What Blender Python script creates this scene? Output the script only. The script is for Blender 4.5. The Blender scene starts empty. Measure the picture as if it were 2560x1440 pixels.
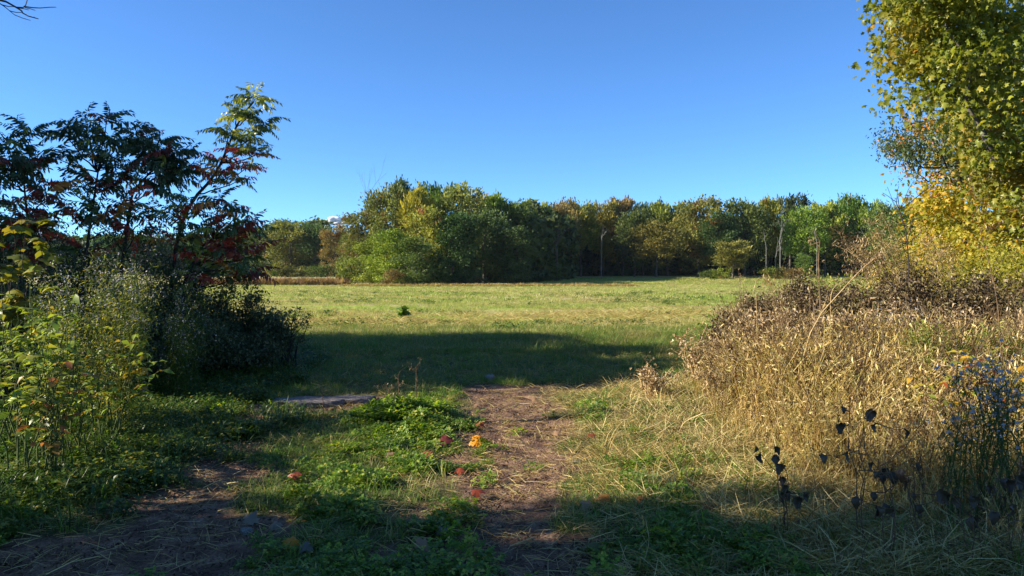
import bpy, math, random
import numpy as np
from mathutils import Vector, Matrix

R = np.random.default_rng(7)
random.seed(7)
scene = bpy.context.scene
COL = scene.collection
PI = math.pi

# ------------------------------------------------------------------ camera, sky, sun, exposure
CAM_H = 1.6
F = 1898.0                       # focal length in photo pixels (2560 wide)
PITCH = math.atan(44 / F)        # the horizon sits a little above the middle
cam_d = bpy.data.cameras.new('camera'); cam = bpy.data.objects.new('camera', cam_d); COL.objects.link(cam)
cam.location = (0, 0, CAM_H); cam.rotation_euler = (PI / 2 - PITCH, 0, 0)
cam_d.sensor_width = 36; cam_d.lens = 36 * F / 2560; cam_d.clip_start = 0.05; cam_d.clip_end = 12000
scene.camera = cam

SUN_EL, SUN_AZ = math.radians(27), math.radians(6)      # light travels towards +X, a little towards +Y
world = bpy.data.worlds.new('World'); scene.world = world; world.use_nodes = True
wn = world.node_tree; wn.nodes.clear()
sky = wn.nodes.new('ShaderNodeTexSky'); sky.sky_type = 'NISHITA'; sky.sun_disc = False
sky.sun_elevation = SUN_EL; sky.sun_rotation = math.radians(-90) - SUN_AZ
sky.altitude = 3500; sky.air_density = 1.0; sky.dust_density = 0.0; sky.ozone_density = 5.0
bg = wn.nodes.new('ShaderNodeBackground'); bg.inputs[1].default_value = 0.094
wo = wn.nodes.new('ShaderNodeOutputWorld')
tnt = wn.nodes.new('ShaderNodeMix'); tnt.data_type = 'RGBA'; tnt.blend_type = 'MULTIPLY'; tnt.inputs[0].default_value = 1; tnt.inputs[7].default_value = (.68, .935, 1.10, 1)
wn.links.new(sky.outputs[0], tnt.inputs[6]); wn.links.new(tnt.outputs[2], bg.inputs[0]); wn.links.new(bg.outputs[0], wo.inputs[0])
sun_d = bpy.data.lights.new('sun', 'SUN'); sun = bpy.data.objects.new('sun', sun_d); COL.objects.link(sun)
sun_d.energy = 5.0; sun_d.angle = math.radians(0.5); sun_d.color = (1.0, 0.9, 0.74)
sdir = Vector((math.cos(SUN_EL) * math.cos(SUN_AZ), math.cos(SUN_EL) * math.sin(SUN_AZ), -math.sin(SUN_EL)))
sun.rotation_euler = sdir.to_track_quat('-Z', 'Y').to_euler(); sun.location = (-30, 0, 20)
vs = scene.view_settings
vs.view_transform = 'Standard'; vs.look = 'None'; vs.gamma = 1; vs.use_curve_mapping = False; vs.exposure = 1.25
scene.cycles.volume_bounces = 0; scene.cycles.max_bounces = 6; scene.cycles.transparent_max_bounces = 8
scene.cycles.diffuse_bounces = 3; scene.cycles.glossy_bounces = 2; scene.cycles.transmission_bounces = 3

def P(px, py, d):
    """world point seen at photo pixel (px, py) at distance d along +Y"""
    a = (px - 1280) / F; b = -(py - 720) / F
    y = math.cos(PITCH) + b * math.sin(PITCH); z = b * math.cos(PITCH) - math.sin(PITCH)
    return np.array((a * d / y, d, CAM_H + z * d / y))

# ------------------------------------------------------------------ noise, ground shape
def _hash(i, j, s):
    n = (i.astype(np.int64) * 374761393 + j.astype(np.int64) * 668265263 + s * 974634777) & 0x7fffffff
    n = ((n ^ (n >> 13)) * 1274126177) & 0x7fffffff
    return ((n ^ (n >> 16)) & 0xffff) / 65535.0
def vnoise(x, y, s=0):
    x = np.asarray(x, float); y = np.asarray(y, float)
    i = np.floor(x); j = np.floor(y); fx = x - i; fy = y - j
    fx = fx * fx * (3 - 2 * fx); fy = fy * fy * (3 - 2 * fy)
    a = _hash(i, j, s); b = _hash(i + 1, j, s); c = _hash(i, j + 1, s); d = _hash(i + 1, j + 1, s)
    return (a * (1 - fx) + b * fx) * (1 - fy) + (c * (1 - fx) + d * fx) * fy
def fbm(x, y, s=0, o=3):
    x = np.asarray(x, float); y = np.asarray(y, float)
    t = 0; a = 0.5; n = 0
    for k in range(o):
        t = t + a * vnoise(x * 2 ** k, y * 2 ** k, s + k * 17); n += a; a *= .5
    return t / n
def sstep(a, b, x):
    t = np.clip((np.asarray(x, float) - a) / (b - a), 0, 1); return t * t * (3 - 2 * t)

def dirt(x, y):
    """0 grass .. 1 bare soil"""
    x = np.asarray(x, float); y = np.asarray(y, float)
    g = np.exp(-((x - 0.02 - .05 * np.sin(y)) / (0.38 + .035 * y)) ** 2) * sstep(11.5, 9.8, y)
    c = np.exp(-((y - 10.2) / .75) ** 2) * sstep(-1.1, -.3, x) * sstep(2.6, 1.6, x)
    l = np.exp(-((x + 2.1 + .16 * (y - 4)) / (0.70)) ** 2) * sstep(8.0, 6.6, y) * .72
    l2 = np.exp(-((x + 2.75) / .45) ** 2 - ((y - 8.0) / .5) ** 2) * .8
    bl = sstep(5.0, 4.3, y) * sstep(-1.0, -1.5, x) * .95
    b0 = sstep(4.9, 4.5, y) * np.exp(-((x - .05) / .62) ** 2) * 1.1
    st = np.exp(-((x + 2.1) / .95) ** 2 - ((y - 9.15) / .45) ** 2)
    m = np.maximum.reduce([g, c, l, l2, bl, b0, st])
    return np.clip(m + (fbm(x * 2.3, y * 2.3, 5, 4) - .55) * 1.7 * (m > .02), 0, 1)

def H(x, y):
    x = np.asarray(x, float); y = np.asarray(y, float)
    h = -.22 * sstep(20, 95, y) + .75 * sstep(96, 150, y) * sstep(-60, -5, x) + .85 * sstep(100, 200, y) * sstep(-5, -60, x)
    h = h + (fbm(x * .35, y * .35, 3) - .5) * .10 * sstep(2, 6, y) * sstep(60, 20, y)
    near = sstep(30, 14, y)
    h = h + (fbm(x * 2.2, y * 2.2, 9, 4) - .5) * .06 * near
    h = h - dirt(x, y) * .035 * near
    h = h + 2.0 * sstep(-25, -70, x) * sstep(60, 30, y) * 0
    return h

# ------------------------------------------------------------------ mesh building
class MB:
    def __init__(s): s.v = []; s.l = []; s.n = []; s.a = []; s.m = []; s.c = 0
    def add(s, verts, faces, val=None, mat=0):
        verts = np.asarray(verts, float).reshape(-1, 3); faces = np.asarray(faces, np.int64)
        s.v.append(verts); s.l.append((faces + s.c).ravel()); s.n.append(np.full(len(faces), faces.shape[1]))
        val = R.random() if val is None else val
        s.a.append(np.broadcast_to(np.asarray(val, float), (len(faces),)).copy()); s.m.append(np.full(len(faces), mat)); s.c += len(verts)
    def stamp(s, tv, tf, pos, M, val=None, mat=0):
        tv = np.asarray(tv, float); pos = np.asarray(pos, float).reshape(-1, 3); n, k = len(pos), len(tv)
        if n == 0: return
        V = np.einsum('nij,kj->nki', M, tv) + pos[:, None, :]
        off = (np.arange(n) * k)[:, None, None]
        if val is None: val = R.random(n)
        val = np.broadcast_to(np.asarray(val, float), (n,))
        for f in (tf if isinstance(tf, list) else [tf]):
            f = np.asarray(f, np.int64)
            Fc = f[None] + off + s.c
            s.l.append(Fc.ravel()); s.n.append(np.full(n * len(f), f.shape[1]))
            s.a.append(np.repeat(val, len(f))); s.m.append(np.full(n * len(f), mat))
        s.v.append(V.reshape(-1, 3)); s.c += n * k
    def tube(s, pts, rad, sides=5, val=None, mat=0):
        pts = np.asarray(pts, float); n = len(pts); rad = np.broadcast_to(np.asarray(rad, float), (n,))
        d = np.gradient(pts, axis=0); d /= np.linalg.norm(d, axis=1)[:, None] + 1e-9
        ref = np.array((0, 0, 1.)) if abs(d[:, 2].mean()) < .8 else np.array((1., 0, 0))
        u = np.cross(d, ref); u /= np.linalg.norm(u, axis=1)[:, None] + 1e-9; w = np.cross(d, u)
        t = np.arange(sides) / sides * 2 * PI
        V = pts[:, None] + rad[:, None, None] * (np.cos(t)[None, :, None] * u[:, None] + np.sin(t)[None, :, None] * w[:, None])
        i = np.arange(n - 1)[:, None] * sides; j = np.arange(sides)[None]; k = (j + 1) % sides
        f = np.stack([i + j, i + k, i + sides + k, i + sides + j], -1).reshape(-1, 4)
        s.add(V.reshape(-1, 3), f, val, mat)
    def mesh(s, name, mats, smooth=False):
        me = bpy.data.meshes.new(name)
        V = np.concatenate(s.v).astype(np.float32); L = np.concatenate(s.l).astype(np.int32); N = np.concatenate(s.n).astype(np.int32)
        me.vertices.add(len(V)); me.vertices.foreach_set('co', V.ravel())
        me.loops.add(len(L)); me.loops.foreach_set('vertex_index', L)
        me.polygons.add(len(N)); st = np.zeros(len(N), np.int32); st[1:] = np.cumsum(N)[:-1]
        me.polygons.foreach_set('loop_start', st)
        me.polygons.foreach_set('material_index', np.concatenate(s.m).astype(np.int32))
        if smooth: me.polygons.foreach_set('use_smooth', np.ones(len(N), bool))
        at = me.attributes.new('v', 'FLOAT', 'FACE'); at.data.foreach_set('value', np.concatenate(s.a).astype(np.float32))
        for m in (mats if isinstance(mats, (list, tuple)) else [mats]): me.materials.append(m)
        me.update(calc_edges=True); return me
    def build(s, name, mats, parent=None, smooth=False, **kw):
        return put(name, s.mesh(name, mats, smooth), parent, **kw)

def put(name, me, parent=None, loc=(0, 0, 0), rot=(0, 0, 0), scale=1, color=None):
    o = bpy.data.objects.new(name, me); COL.objects.link(o)
    o.location = loc; o.rotation_euler = rot
    o.scale = (scale,) * 3 if np.isscalar(scale) else scale
    if parent is not None: o.parent = parent
    if color is not None: o.color = tuple(color) + ((1,) if len(color) == 3 else ())
    return o
def tag(o, label=None, cat=None, group=None, kind=None):
    for k, v in (('label', label), ('category', cat), ('group', group), ('kind', kind)):
        if v: o[k] = v
    return o
def thing(name, label, cat, loc=(0, 0, 0), rz=0, group=None):
    o = bpy.data.objects.new(name, None); COL.objects.link(o); o.empty_display_size = .1
    o.location = loc; o.rotation_euler = (0, 0, rz); return tag(o, label, cat, group)

def norm(v): v = np.asarray(v, float); return v / (np.linalg.norm(v, axis=-1, keepdims=True) + 1e-9)
def basis(d, up=None, scale=1.0, roll=None):
    """(n,3,3) matrices whose columns are side, along d, normal"""
    d = norm(np.asarray(d, float).reshape(-1, 3)); n = len(d)
    up = np.broadcast_to(np.array((0, 0, 1.)) if up is None else up, (n, 3))
    s = np.cross(d, up); bad = np.linalg.norm(s, axis=1) < 1e-3; s[bad] = (1, 0, 0); s = norm(s); w = np.cross(s, d)
    if roll is not None:
        c, q = np.cos(roll)[:, None], np.sin(roll)[:, None]; s, w = s * c + w * q, w * c - s * q
    M = np.stack([s, d, w], -1)
    return M * np.broadcast_to(np.asarray(scale, float), (n,))[:, None, None]
def rdir(n, bias=(0, 0, 0)): return norm(R.normal(size=(n, 3)) + np.asarray(bias, float))

# leaf shapes: length 1 along +Y, base at the origin
def lens(w=.4, fold=.1, droop=.12):
    return (np.array([(0, 0, 0), (-w / 2, .45, fold), (0, .5, 0), (w / 2, .45, fold), (0, 1, -droop)]),
            [np.array([(0, 2, 1), (0, 3, 2), (1, 2, 4), (2, 3, 4)])])
def blade(w=.05, bend=.35):
    return (np.array([(-w / 2, 0, 0), (w / 2, 0, 0), (-w * .45, .45, -.08 * bend), (w * .45, .45, -.08 * bend), (-w * .3, .8, -.45 * bend), (w * .3, .8, -.45 * bend), (0, .96, -1.0 * bend)]),
            [np.array([(0, 1, 3, 2), (2, 3, 5, 4)]), np.array([(4, 5, 6)])])
def clump(w=.7, cup=.18):
    return (np.array([(-w * .25, 0, 0), (w * .3, .1, 0), (w * .5, .6, cup), (0, 1, -cup), (-w * .5, .55, cup * .6)]),
            [np.array([(0, 1, 2), (0, 2, 4), (4, 2, 3)])])
def maple(curl=.1):
    o = [(0, 0), (.16, -.06), (.42, -.02), (.34, .16), (.62, .30), (.50, .42), (.56, .62), (.30, .56), (.22, .70), (.14, .80), (0, 1.08)]
    pts = o + [(-x, y) for x, y in o[-2:0:-1]]
    v = [(x, y, -curl * (x * x * 2.2 + (y - .3) ** 2)) for x, y in pts]
    v.append((0, .34, .06)); c = len(v) - 1; n = len(pts)
    return np.array(v), [np.array([(i, (i + 1) % n, c) for i in range(n)])]
LENS, LENSN, CL, SPR, MAP, BL = lens(.45), lens(.22), clump(), clump(.35, .1), maple(), blade()
def maple_lo():
    o = [(0, 0), (.42, -.02), (.34, .18), (.6, .36), (.48, .6), (.24, .6), (0, 1.05)]
    pts = o + [(-x, y) for x, y in o[-2:0:-1]]; n = len(pts)
    v = [(x, y, -.14 * (abs(x) * 1.4 + (y - .3) ** 2)) for x, y in pts] + [(0, .34, .05)]
    return np.array(v), [np.array([(i, (i + 1) % n, n) for i in range(n)])]
MAPL = maple_lo()

def maple5():
    o = [(0, 0), (.46, .10), (.26, .34), (.46, .66), (.16, .68), (0, 1.05)]; pts = o + [(-x, y) for x, y in o[-2:0:-1]]; n = len(pts)
    v = [(x, y, -.22 * (abs(x) * 1.2 + (y - .3) ** 2)) for x, y in pts] + [(0, .36, .06)]
    return np.array(v), [np.array([(i, (i + 1) % n, n) for i in range(n)])]
MAP5 = maple5()
def crumpled(seed=0, w=.8):
    g = np.random.default_rng(seed); v = []; f = []
    for j in range(6):
        t = j / 5; ww = w * .5 * math.sin(PI * (.06 + .88 * t)) ** .7
        for i in range(4):
            u = i / 3 * 2 - 1; v.append((u * ww + g.normal(0, .03), t - .1 * t * t + g.normal(0, .02), .45 * u * u * ww - .55 * t * t + g.normal(0, .07)))
    for j in range(5):
        for i in range(3): a = j * 4 + i; f.append((a, a + 1, a + 5, a + 4))
    return np.array(v), [np.array(f)]
# ------------------------------------------------------------------ materials
def newmat(name):
    m = bpy.data.materials.new(name); m.use_nodes = True; nt = m.node_tree; nt.nodes.clear()
    return m, nt, nt.nodes, nt.links
def ramp(N, stops, interp='LINEAR'):
    r = N.new('ShaderNodeValToRGB'); cr = r.color_ramp; cr.interpolation = interp
    while len(cr.elements) < len(stops): cr.elements.new(.5)
    for e, (p, c) in zip(cr.elements, stops): e.position = p; e.color = tuple(c) + (1,)
    return r
def mixc(N, L, a, b, f, mode='MIX'):
    m = N.new('ShaderNodeMix'); m.data_type = 'RGBA'; m.blend_type = mode
    for k, x in ((0, f), (6, a), (7, b)):
        if hasattr(x, 'is_output'): L.new(x, m.inputs[k])
        elif k == 0: m.inputs[k].default_value = x
        else: m.inputs[k].default_value = tuple(x) + ((1,) if len(x) == 3 else ())
    return m.outputs[2]
def leafmat(name, stops, trans=.35, rough=.5, spec=.3, obj=False, autumn=None, inst=None, tint=(1.25, 1.3, .6)):
    m, nt, N, L = newmat(name)
    a = N.new('ShaderNodeAttribute'); a.attribute_name = 'v'
    r = ramp(N, stops); L.new(a.outputs['Fac'], r.inputs[0]); c = r.outputs[0]
    oi = N.new('ShaderNodeObjectInfo')
    if obj: c = mixc(N, L, c, oi.outputs['Color'], 1.0, 'MULTIPLY')
    if autumn:                                     # patches of turned leaves inside a crown
        tc = N.new('ShaderNodeTexCoord'); ns = N.new('ShaderNodeTexNoise'); ns.noise_dimensions = '4D'
        ns.inputs['Scale'].default_value = autumn[1]; ns.inputs['Detail'].default_value = 2
        L.new(tc.outputs['Object'], ns.inputs['Vector']); mu = N.new('ShaderNodeMath'); mu.operation = 'MULTIPLY'
        L.new(oi.outputs['Random'], mu.inputs[0]); mu.inputs[1].default_value = 50; L.new(mu.outputs[0], ns.inputs['W'])
        ad = N.new('ShaderNodeMath'); ad.operation = 'ADD'; L.new(ns.outputs['Fac'], ad.inputs[0])
        ml = N.new('ShaderNodeMath'); ml.operation = 'MULTIPLY_ADD'; L.new(oi.outputs['Alpha'], ml.inputs[0]); ml.inputs[1].default_value = -.5; ml.inputs[2].default_value = 0
        L.new(ml.outputs[0], ad.inputs[1])
        rr = ramp(N, [(.02, (0, 0, 0)), (.14, (1, 1, 1))]); L.new(ad.outputs[0], rr.inputs[0])
        ar = ramp(N, autumn[0]); L.new(a.outputs['Fac'], ar.inputs[0])
        c = mixc(N, L, c, ar.outputs[0], rr.outputs[0])
    if inst:                                       # tufts vary from place to place
        ns = N.new('ShaderNodeTexNoise'); ns.inputs['Scale'].default_value = inst[1]; ns.inputs['Detail'].default_value = 3
        mp = N.new('ShaderNodeMapping'); mp.inputs['Scale'].default_value = inst[2] if len(inst) > 2 else (1, 1, 1)
        L.new(oi.outputs['Location'], mp.inputs[0]); L.new(mp.outputs[0], ns.inputs['Vector'])
        rr = ramp(N, [(.40, (0, 0, 0)), (.62, (1, 1, 1))]); L.new(ns.outputs['Fac'], rr.inputs[0])
        ar = ramp(N, inst[0]); L.new(a.outputs['Fac'], ar.inputs[0])
        c = mixc(N, L, c, ar.outputs[0], rr.outputs[0])
    vr = N.new('ShaderNodeMapRange'); L.new(oi.outputs['Random'], vr.inputs[0]); vr.inputs[3].default_value = .82; vr.inputs[4].default_value = 1.18
    c = mixc(N, L, c, vr.outputs[0], 1.0, 'MULTIPLY')
    p = N.new('ShaderNodeBsdfPrincipled'); L.new(c, p.inputs['Base Color']); p.inputs['Roughness'].default_value = rough
    p.inputs['Specular IOR Level'].default_value = spec
    o = N.new('ShaderNodeOutputMaterial')
    if trans > 0:
        t = N.new('ShaderNodeBsdfTranslucent'); L.new(mixc(N, L, c, tint, 1.0, 'MULTIPLY'), t.inputs[0])
        mx = N.new('ShaderNodeMixShader'); mx.inputs[0].default_value = trans
        L.new(p.outputs[0], mx.inputs[1]); L.new(t.outputs[0], mx.inputs[2]); L.new(mx.outputs[0], o.inputs[0])
    else: L.new(p.outputs[0], o.inputs[0])
    return m
def barkmat(name, c1, c2, scale=20, rough=.85, obj=False):
    m, nt, N, L = newmat(name)
    tc = N.new('ShaderNodeTexCoord'); mp = N.new('ShaderNodeMapping'); mp.inputs['Scale'].default_value = (1, 1, .3)
    ns = N.new('ShaderNodeTexNoise'); ns.inputs['Scale'].default_value = scale; ns.inputs['Detail'].default_value = 5
    L.new(tc.outputs['Object'], mp.inputs[0]); L.new(mp.outputs[0], ns.inputs['Vector'])
    r = ramp(N, [(.35, c1), (.65, c2)]); L.new(ns.outputs['Fac'], r.inputs[0]); c = r.outputs[0]
    if obj:
        oi = N.new('ShaderNodeObjectInfo'); c = mixc(N, L, c, oi.outputs['Color'], 1.0, 'MULTIPLY')
    p = N.new('ShaderNodeBsdfPrincipled'); L.new(c, p.inputs['Base Color']); p.inputs['Roughness'].default_value = rough
    p.inputs['Specular IOR Level'].default_value = .2
    b = N.new('ShaderNodeBump'); b.inputs['Strength'].default_value = .5; b.inputs['Distance'].default_value = .02
    L.new(ns.outputs['Fac'], b.inputs['Height']); L.new(b.outputs[0], p.inputs['Normal'])
    o = N.new('ShaderNodeOutputMaterial'); L.new(p.outputs[0], o.inputs[0]); return m

AUT = [(0, (.17, .075, .03)), (.5, (.27, .14, .035)), (.85, (.26, .10, .045)), (1, (.24, .05, .045))]
M_far = leafmat('far_foliage', [(0, (.4, .45, .32)), (.35, (.8, .85, .7)), (.65, (1.2, 1.15, .95)), (1, (1.9, 1.6, 1.2))], .3, .6, .25, obj=True, autumn=(AUT, .5))
M_bark = barkmat('bark', (.05, .04, .03), (.14, .12, .10), 8)
M_pale = barkmat('pale_bark', (.12, .115, .10), (.28, .27, .24), 10)
M_twig = barkmat('dark_twig', (.02, .018, .016), (.06, .05, .045), 30)
M_tan = barkmat('dry_stem', (.30, .20, .09), (.50, .37, .18), 40)
M_brownstem = barkmat('brown_stem', (.10, .06, .035), (.20, .13, .07), 40)
M_clod = barkmat('clods', (.09, .07, .055), (.24, .19, .15), 6, .95)
M_stone = barkmat('field_stone', (.16, .14, .135), (.34, .31, .29), 9, .8)
M_log = barkmat('weathered_slab', (.10, .085, .08), (.24, .21, .19), 14, .85)

M_grass = leafmat('grass_blades', [(0, (.07, .15, .02)), (.5, (.13, .24, .03)), (.8, (.21, .30, .045)), (.93, (.30, .25, .09)), (1, (.42, .33, .15))], .4, .5, .35,
                  inst=([(0, (.10, .14, .02)), (.5, (.18, .22, .05)), (.8, (.34, .28, .11)), (1, (.48, .38, .18))], .8))
M_field = leafmat('field_grass_blades', [(0, (.11, .22, .02)), (.45, (.24, .37, .04)), (.78, (.38, .44, .08)), (1, (.62, .52, .26))], .42, .5, .3,
                  inst=([(0, (.26, .24, .07)), (.4, (.42, .38, .14)), (.75, (.52, .42, .20)), (1, (.68, .54, .34))], .35, (.35, 1.0, 1)), tint=(1.1, 1.15, .6))
M_clover = leafmat('clover_leaves', [(0, (.07, .14, .018)), (.6, (.17, .28, .03)), (.9, (.34, .40, .06)), (1, (.5, .42, .08))], .45, .45, .35)
M_weed = leafmat('weed_leaves', [(0, (.035, .075, .015)), (.6, (.07, .14, .02)), (.9, (.14, .2, .03)), (1, (.35, .28, .04))], .4, .45, .4)
M_straw = leafmat('dry_straw', [(0, (.28, .17, .06)), (.3, (.48, .35, .12)), (.6, (.60, .47, .20)), (.85, (.40, .43, .12)), (1, (.30, .15, .06))], .35, .55, .3, tint=(1.1, 1.0, .7))
M_thick = leafmat('thicket_straw', [(0, (.07, .04, .02)), (.15, (.24, .13, .05)), (.35, (.62, .46, .17)), (.6, (.80, .64, .34)), (.85, (.48, .46, .13)), (1, (.26, .11, .05))], .32, .5, .35, inst=([(0, (.10, .06, .03)), (.3, (.46, .32, .10)), (.65, (.66, .52, .20)), (.85, (.34, .34, .08)), (1, (.24, .11, .05))], .9), tint=(1.1, 1.0, .7))
M_dead = leafmat('dead_leaves', [(0, (.07, .045, .02)), (.3, (.24, .15, .07)), (.7, (.46, .34, .18)), (1, (.70, .57, .38))], .2, .55, .4, tint=(1.1, .9, .6))
M_deaddk = leafmat('dark_dead_leaves', [(0, (.03, .02, .015)), (.45, (.10, .065, .035)), (.75, (.17, .15, .05)), (1, (.40, .29, .17))], .15, .55, .3, tint=(1.1, .9, .6))
M_black = leafmat('shade_dark_leaves', [(0, (.03, .02, .012)), (1, (.10, .065, .035))], .08, .5, .4)  # dark dry leaves, with backlit shade put into their colour
M_sumac = leafmat('sumac_leaflets', [(0, (.7, .7, .7)), (1, (1.5, 1.5, 1.5))], .4, .35, .5, obj=True, tint=(1.2, 1.2, .7))
M_any = leafmat('leaf_coloured', [(0, (.75, .75, .75)), (1, (1.25, 1.25, 1.25))], .38, .45, .4, obj=True, tint=(1.2, 1.2, .7))
M_maple = leafmat('maple_leaves', [(0, (.09, .12, .015)), (.35, (.20, .24, .03)), (.7, (.31, .32, .04)), (.9, (.40, .34, .05)), (1, (.50, .24, .04))], .45, .42, .4,
                  autumn=([(0, (.22, .21, .03)), (.5, (.38, .30, .04)), (1, (.50, .22, .03))], .42))
M_bluegreen = leafmat('ash_leaves', [(0, (.04, .07, .03)), (.7, (.09, .13, .05)), (1, (.2, .2, .06))], .35, .45, .4)
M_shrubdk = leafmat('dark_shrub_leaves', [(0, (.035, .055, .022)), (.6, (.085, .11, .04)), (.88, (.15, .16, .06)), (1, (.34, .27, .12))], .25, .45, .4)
M_goldrod = leafmat('goldenrod_leaves', [(0, (.10, .15, .03)), (.5, (.22, .27, .05)), (.85, (.40, .36, .08)), (1, (.55, .38, .05))], .4, .5, .3)
M_blossom = leafmat('aster_petals', [(0, (.34, .31, .29)), (.6, (.48, .45, .45)), (1, (.62, .58, .58))], .3, .6, .2, tint=(1, 1, 1))
M_blue = leafmat('blue_aster_petals', [(0, (.33, .31, .31)), (.7, (.46, .44, .45)), (1, (.58, .56, .56))], .3, .6, .2, tint=(1, 1, 1))

def groundmat(name, kind):
    m, nt, N, L = newmat(name)
    geo = N.new('ShaderNodeNewGeometry'); pos = geo.outputs['Position']
    def noise(s, d=4, sc=None, dist=0):
        n = N.new('ShaderNodeTexNoise'); n.inputs['Scale'].default_value = s; n.inputs['Detail'].default_value = d; n.inputs['Distortion'].default_value = dist
        if sc:
            mp = N.new('ShaderNodeMapping'); mp.inputs['Scale'].default_value = sc; L.new(pos, mp.inputs[0]); L.new(mp.outputs[0], n.inputs['Vector'])
        else: L.new(pos, n.inputs['Vector'])
        return n.outputs['Fac']
    fine = noise(55, 6); mid = noise(6, 5); big = noise(.9, 4)
    if kind == 'field':
        g = ramp(N, [(.3, (.17, .24, .04)), (.5, (.28, .35, .06)), (.7, (.42, .42, .13))]); L.new(noise(3.0, 6, (1, .6, 1)), g.inputs[0])
        s = ramp(N, [(.3, (.34, .26, .13)), (.7, (.52, .42, .25))]); L.new(fine, s.inputs[0])
        f = ramp(N, [(.44, (0, 0, 0)), (.56, (1, 1, 1))]); L.new(noise(.35, 5, (.35, 1.3, 1)), f.inputs[0])
        c = mixc(N, L, g.outputs[0], s.outputs[0], f.outputs[0])
    else:
        d = ramp(N, [(.3, (.075, .045, .032)), (.5, (.165, .10, .066)), (.68, (.28, .18, .12))]); L.new(mid, d.inputs[0])
        d2 = ramp(N, [(.35, (.6, .6, .6)), (.65, (1.35, 1.3, 1.25))]); L.new(fine, d2.inputs[0])
        dc = mixc(N, L, d.outputs[0], d2.outputs[0], 1.0, 'MULTIPLY')
        g = ramp(N, [(.3, (.035, .05, .014)), (.5, (.07, .08, .025)), (.7, (.17, .13, .06))]); L.new(noise(14, 5), g.inputs[0])
        at = N.new('ShaderNodeAttribute'); at.attribute_name = 'dirt'
        f = ramp(N, [(.25, (0, 0, 0)), (.55, (1, 1, 1))]); L.new(at.outputs['Fac'], f.inputs[0])
        c = mixc(N, L, g.outputs[0], dc, f.outputs[0])
    p = N.new('ShaderNodeBsdfPrincipled'); L.new(c, p.inputs['Base Color']); p.inputs['Roughness'].default_value = .95
    p.inputs['Specular IOR Level'].default_value = .1
    b = N.new('ShaderNodeBump'); b.inputs['Strength'].default_value = .7; b.inputs['Distance'].default_value = .02
    L.new(fine, b.inputs['Height']); b2 = N.new('ShaderNodeBump'); b2.inputs['Strength'].default_value = .5; b2.inputs['Distance'].default_value = .08
    L.new(mid, b2.inputs['Height']); L.new(b2.outputs[0], b.inputs['Normal']); L.new(b.outputs[0], p.inputs['Normal'])
    o = N.new('ShaderNodeOutputMaterial'); L.new(p.outputs[0], o.inputs[0]); return m

# ------------------------------------------------------------------ ground, path, field: one grid cut in three
def axis(lo, hi, step, far, n, lofar=None):
    a = np.arange(lo, hi + 1e-6, step)
    g = hi + (far - hi) * (np.arange(1, n + 1) / n) ** 3.2
    f = lo - ((lofar or far) - abs(lo)) * (np.arange(1, n + 1) / n) ** 3.2
    return np.concatenate([f[::-1], a, g])
gx = axis(-11, 11, .085, 900, 60); gy = axis(2.5, 24, .085, 1000, 80, 60)
X, Y = np.meshgrid(gx, gy); Z = H(X, Y); nx, ny = len(gx), len(gy)
DI = dirt(X, Y)
i = (np.arange(ny - 1)[:, None] * nx + np.arange(nx - 1)[None])
Fg = np.stack([i, i + 1, i + nx + 1, i + nx], -1).reshape(-1, 4)
cx = X.ravel()[Fg].mean(1); cy = Y.ravel()[Fg].mean(1); cd = DI.ravel()[Fg].mean(1)
isfield = cy > 19.2; ispath = (~isfield) & (cd > .5) & (np.abs(cx) < 6)
def piece(name, mask, mat):
    f = Fg[mask]; u, inv = np.unique(f, return_inverse=True)
    mb = MB(); mb.add(np.stack([X.ravel()[u], Y.ravel()[u], Z.ravel()[u]], -1), inv.reshape(-1, 4), .5)
    o = mb.build(name, mat, smooth=True); o['kind'] = 'structure'
    a = o.data.attributes.new('dirt', 'FLOAT', 'POINT'); a.data.foreach_set('value', DI.ravel()[u].astype(np.float32)); return o
M_ground = groundmat('soil_and_turf', 'near')
piece('ground', ~isfield & ~ispath, M_ground)
piece('dirt_path', ispath, M_ground)
piece('field', isfield, groundmat('field_turf', 'field'))

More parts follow.
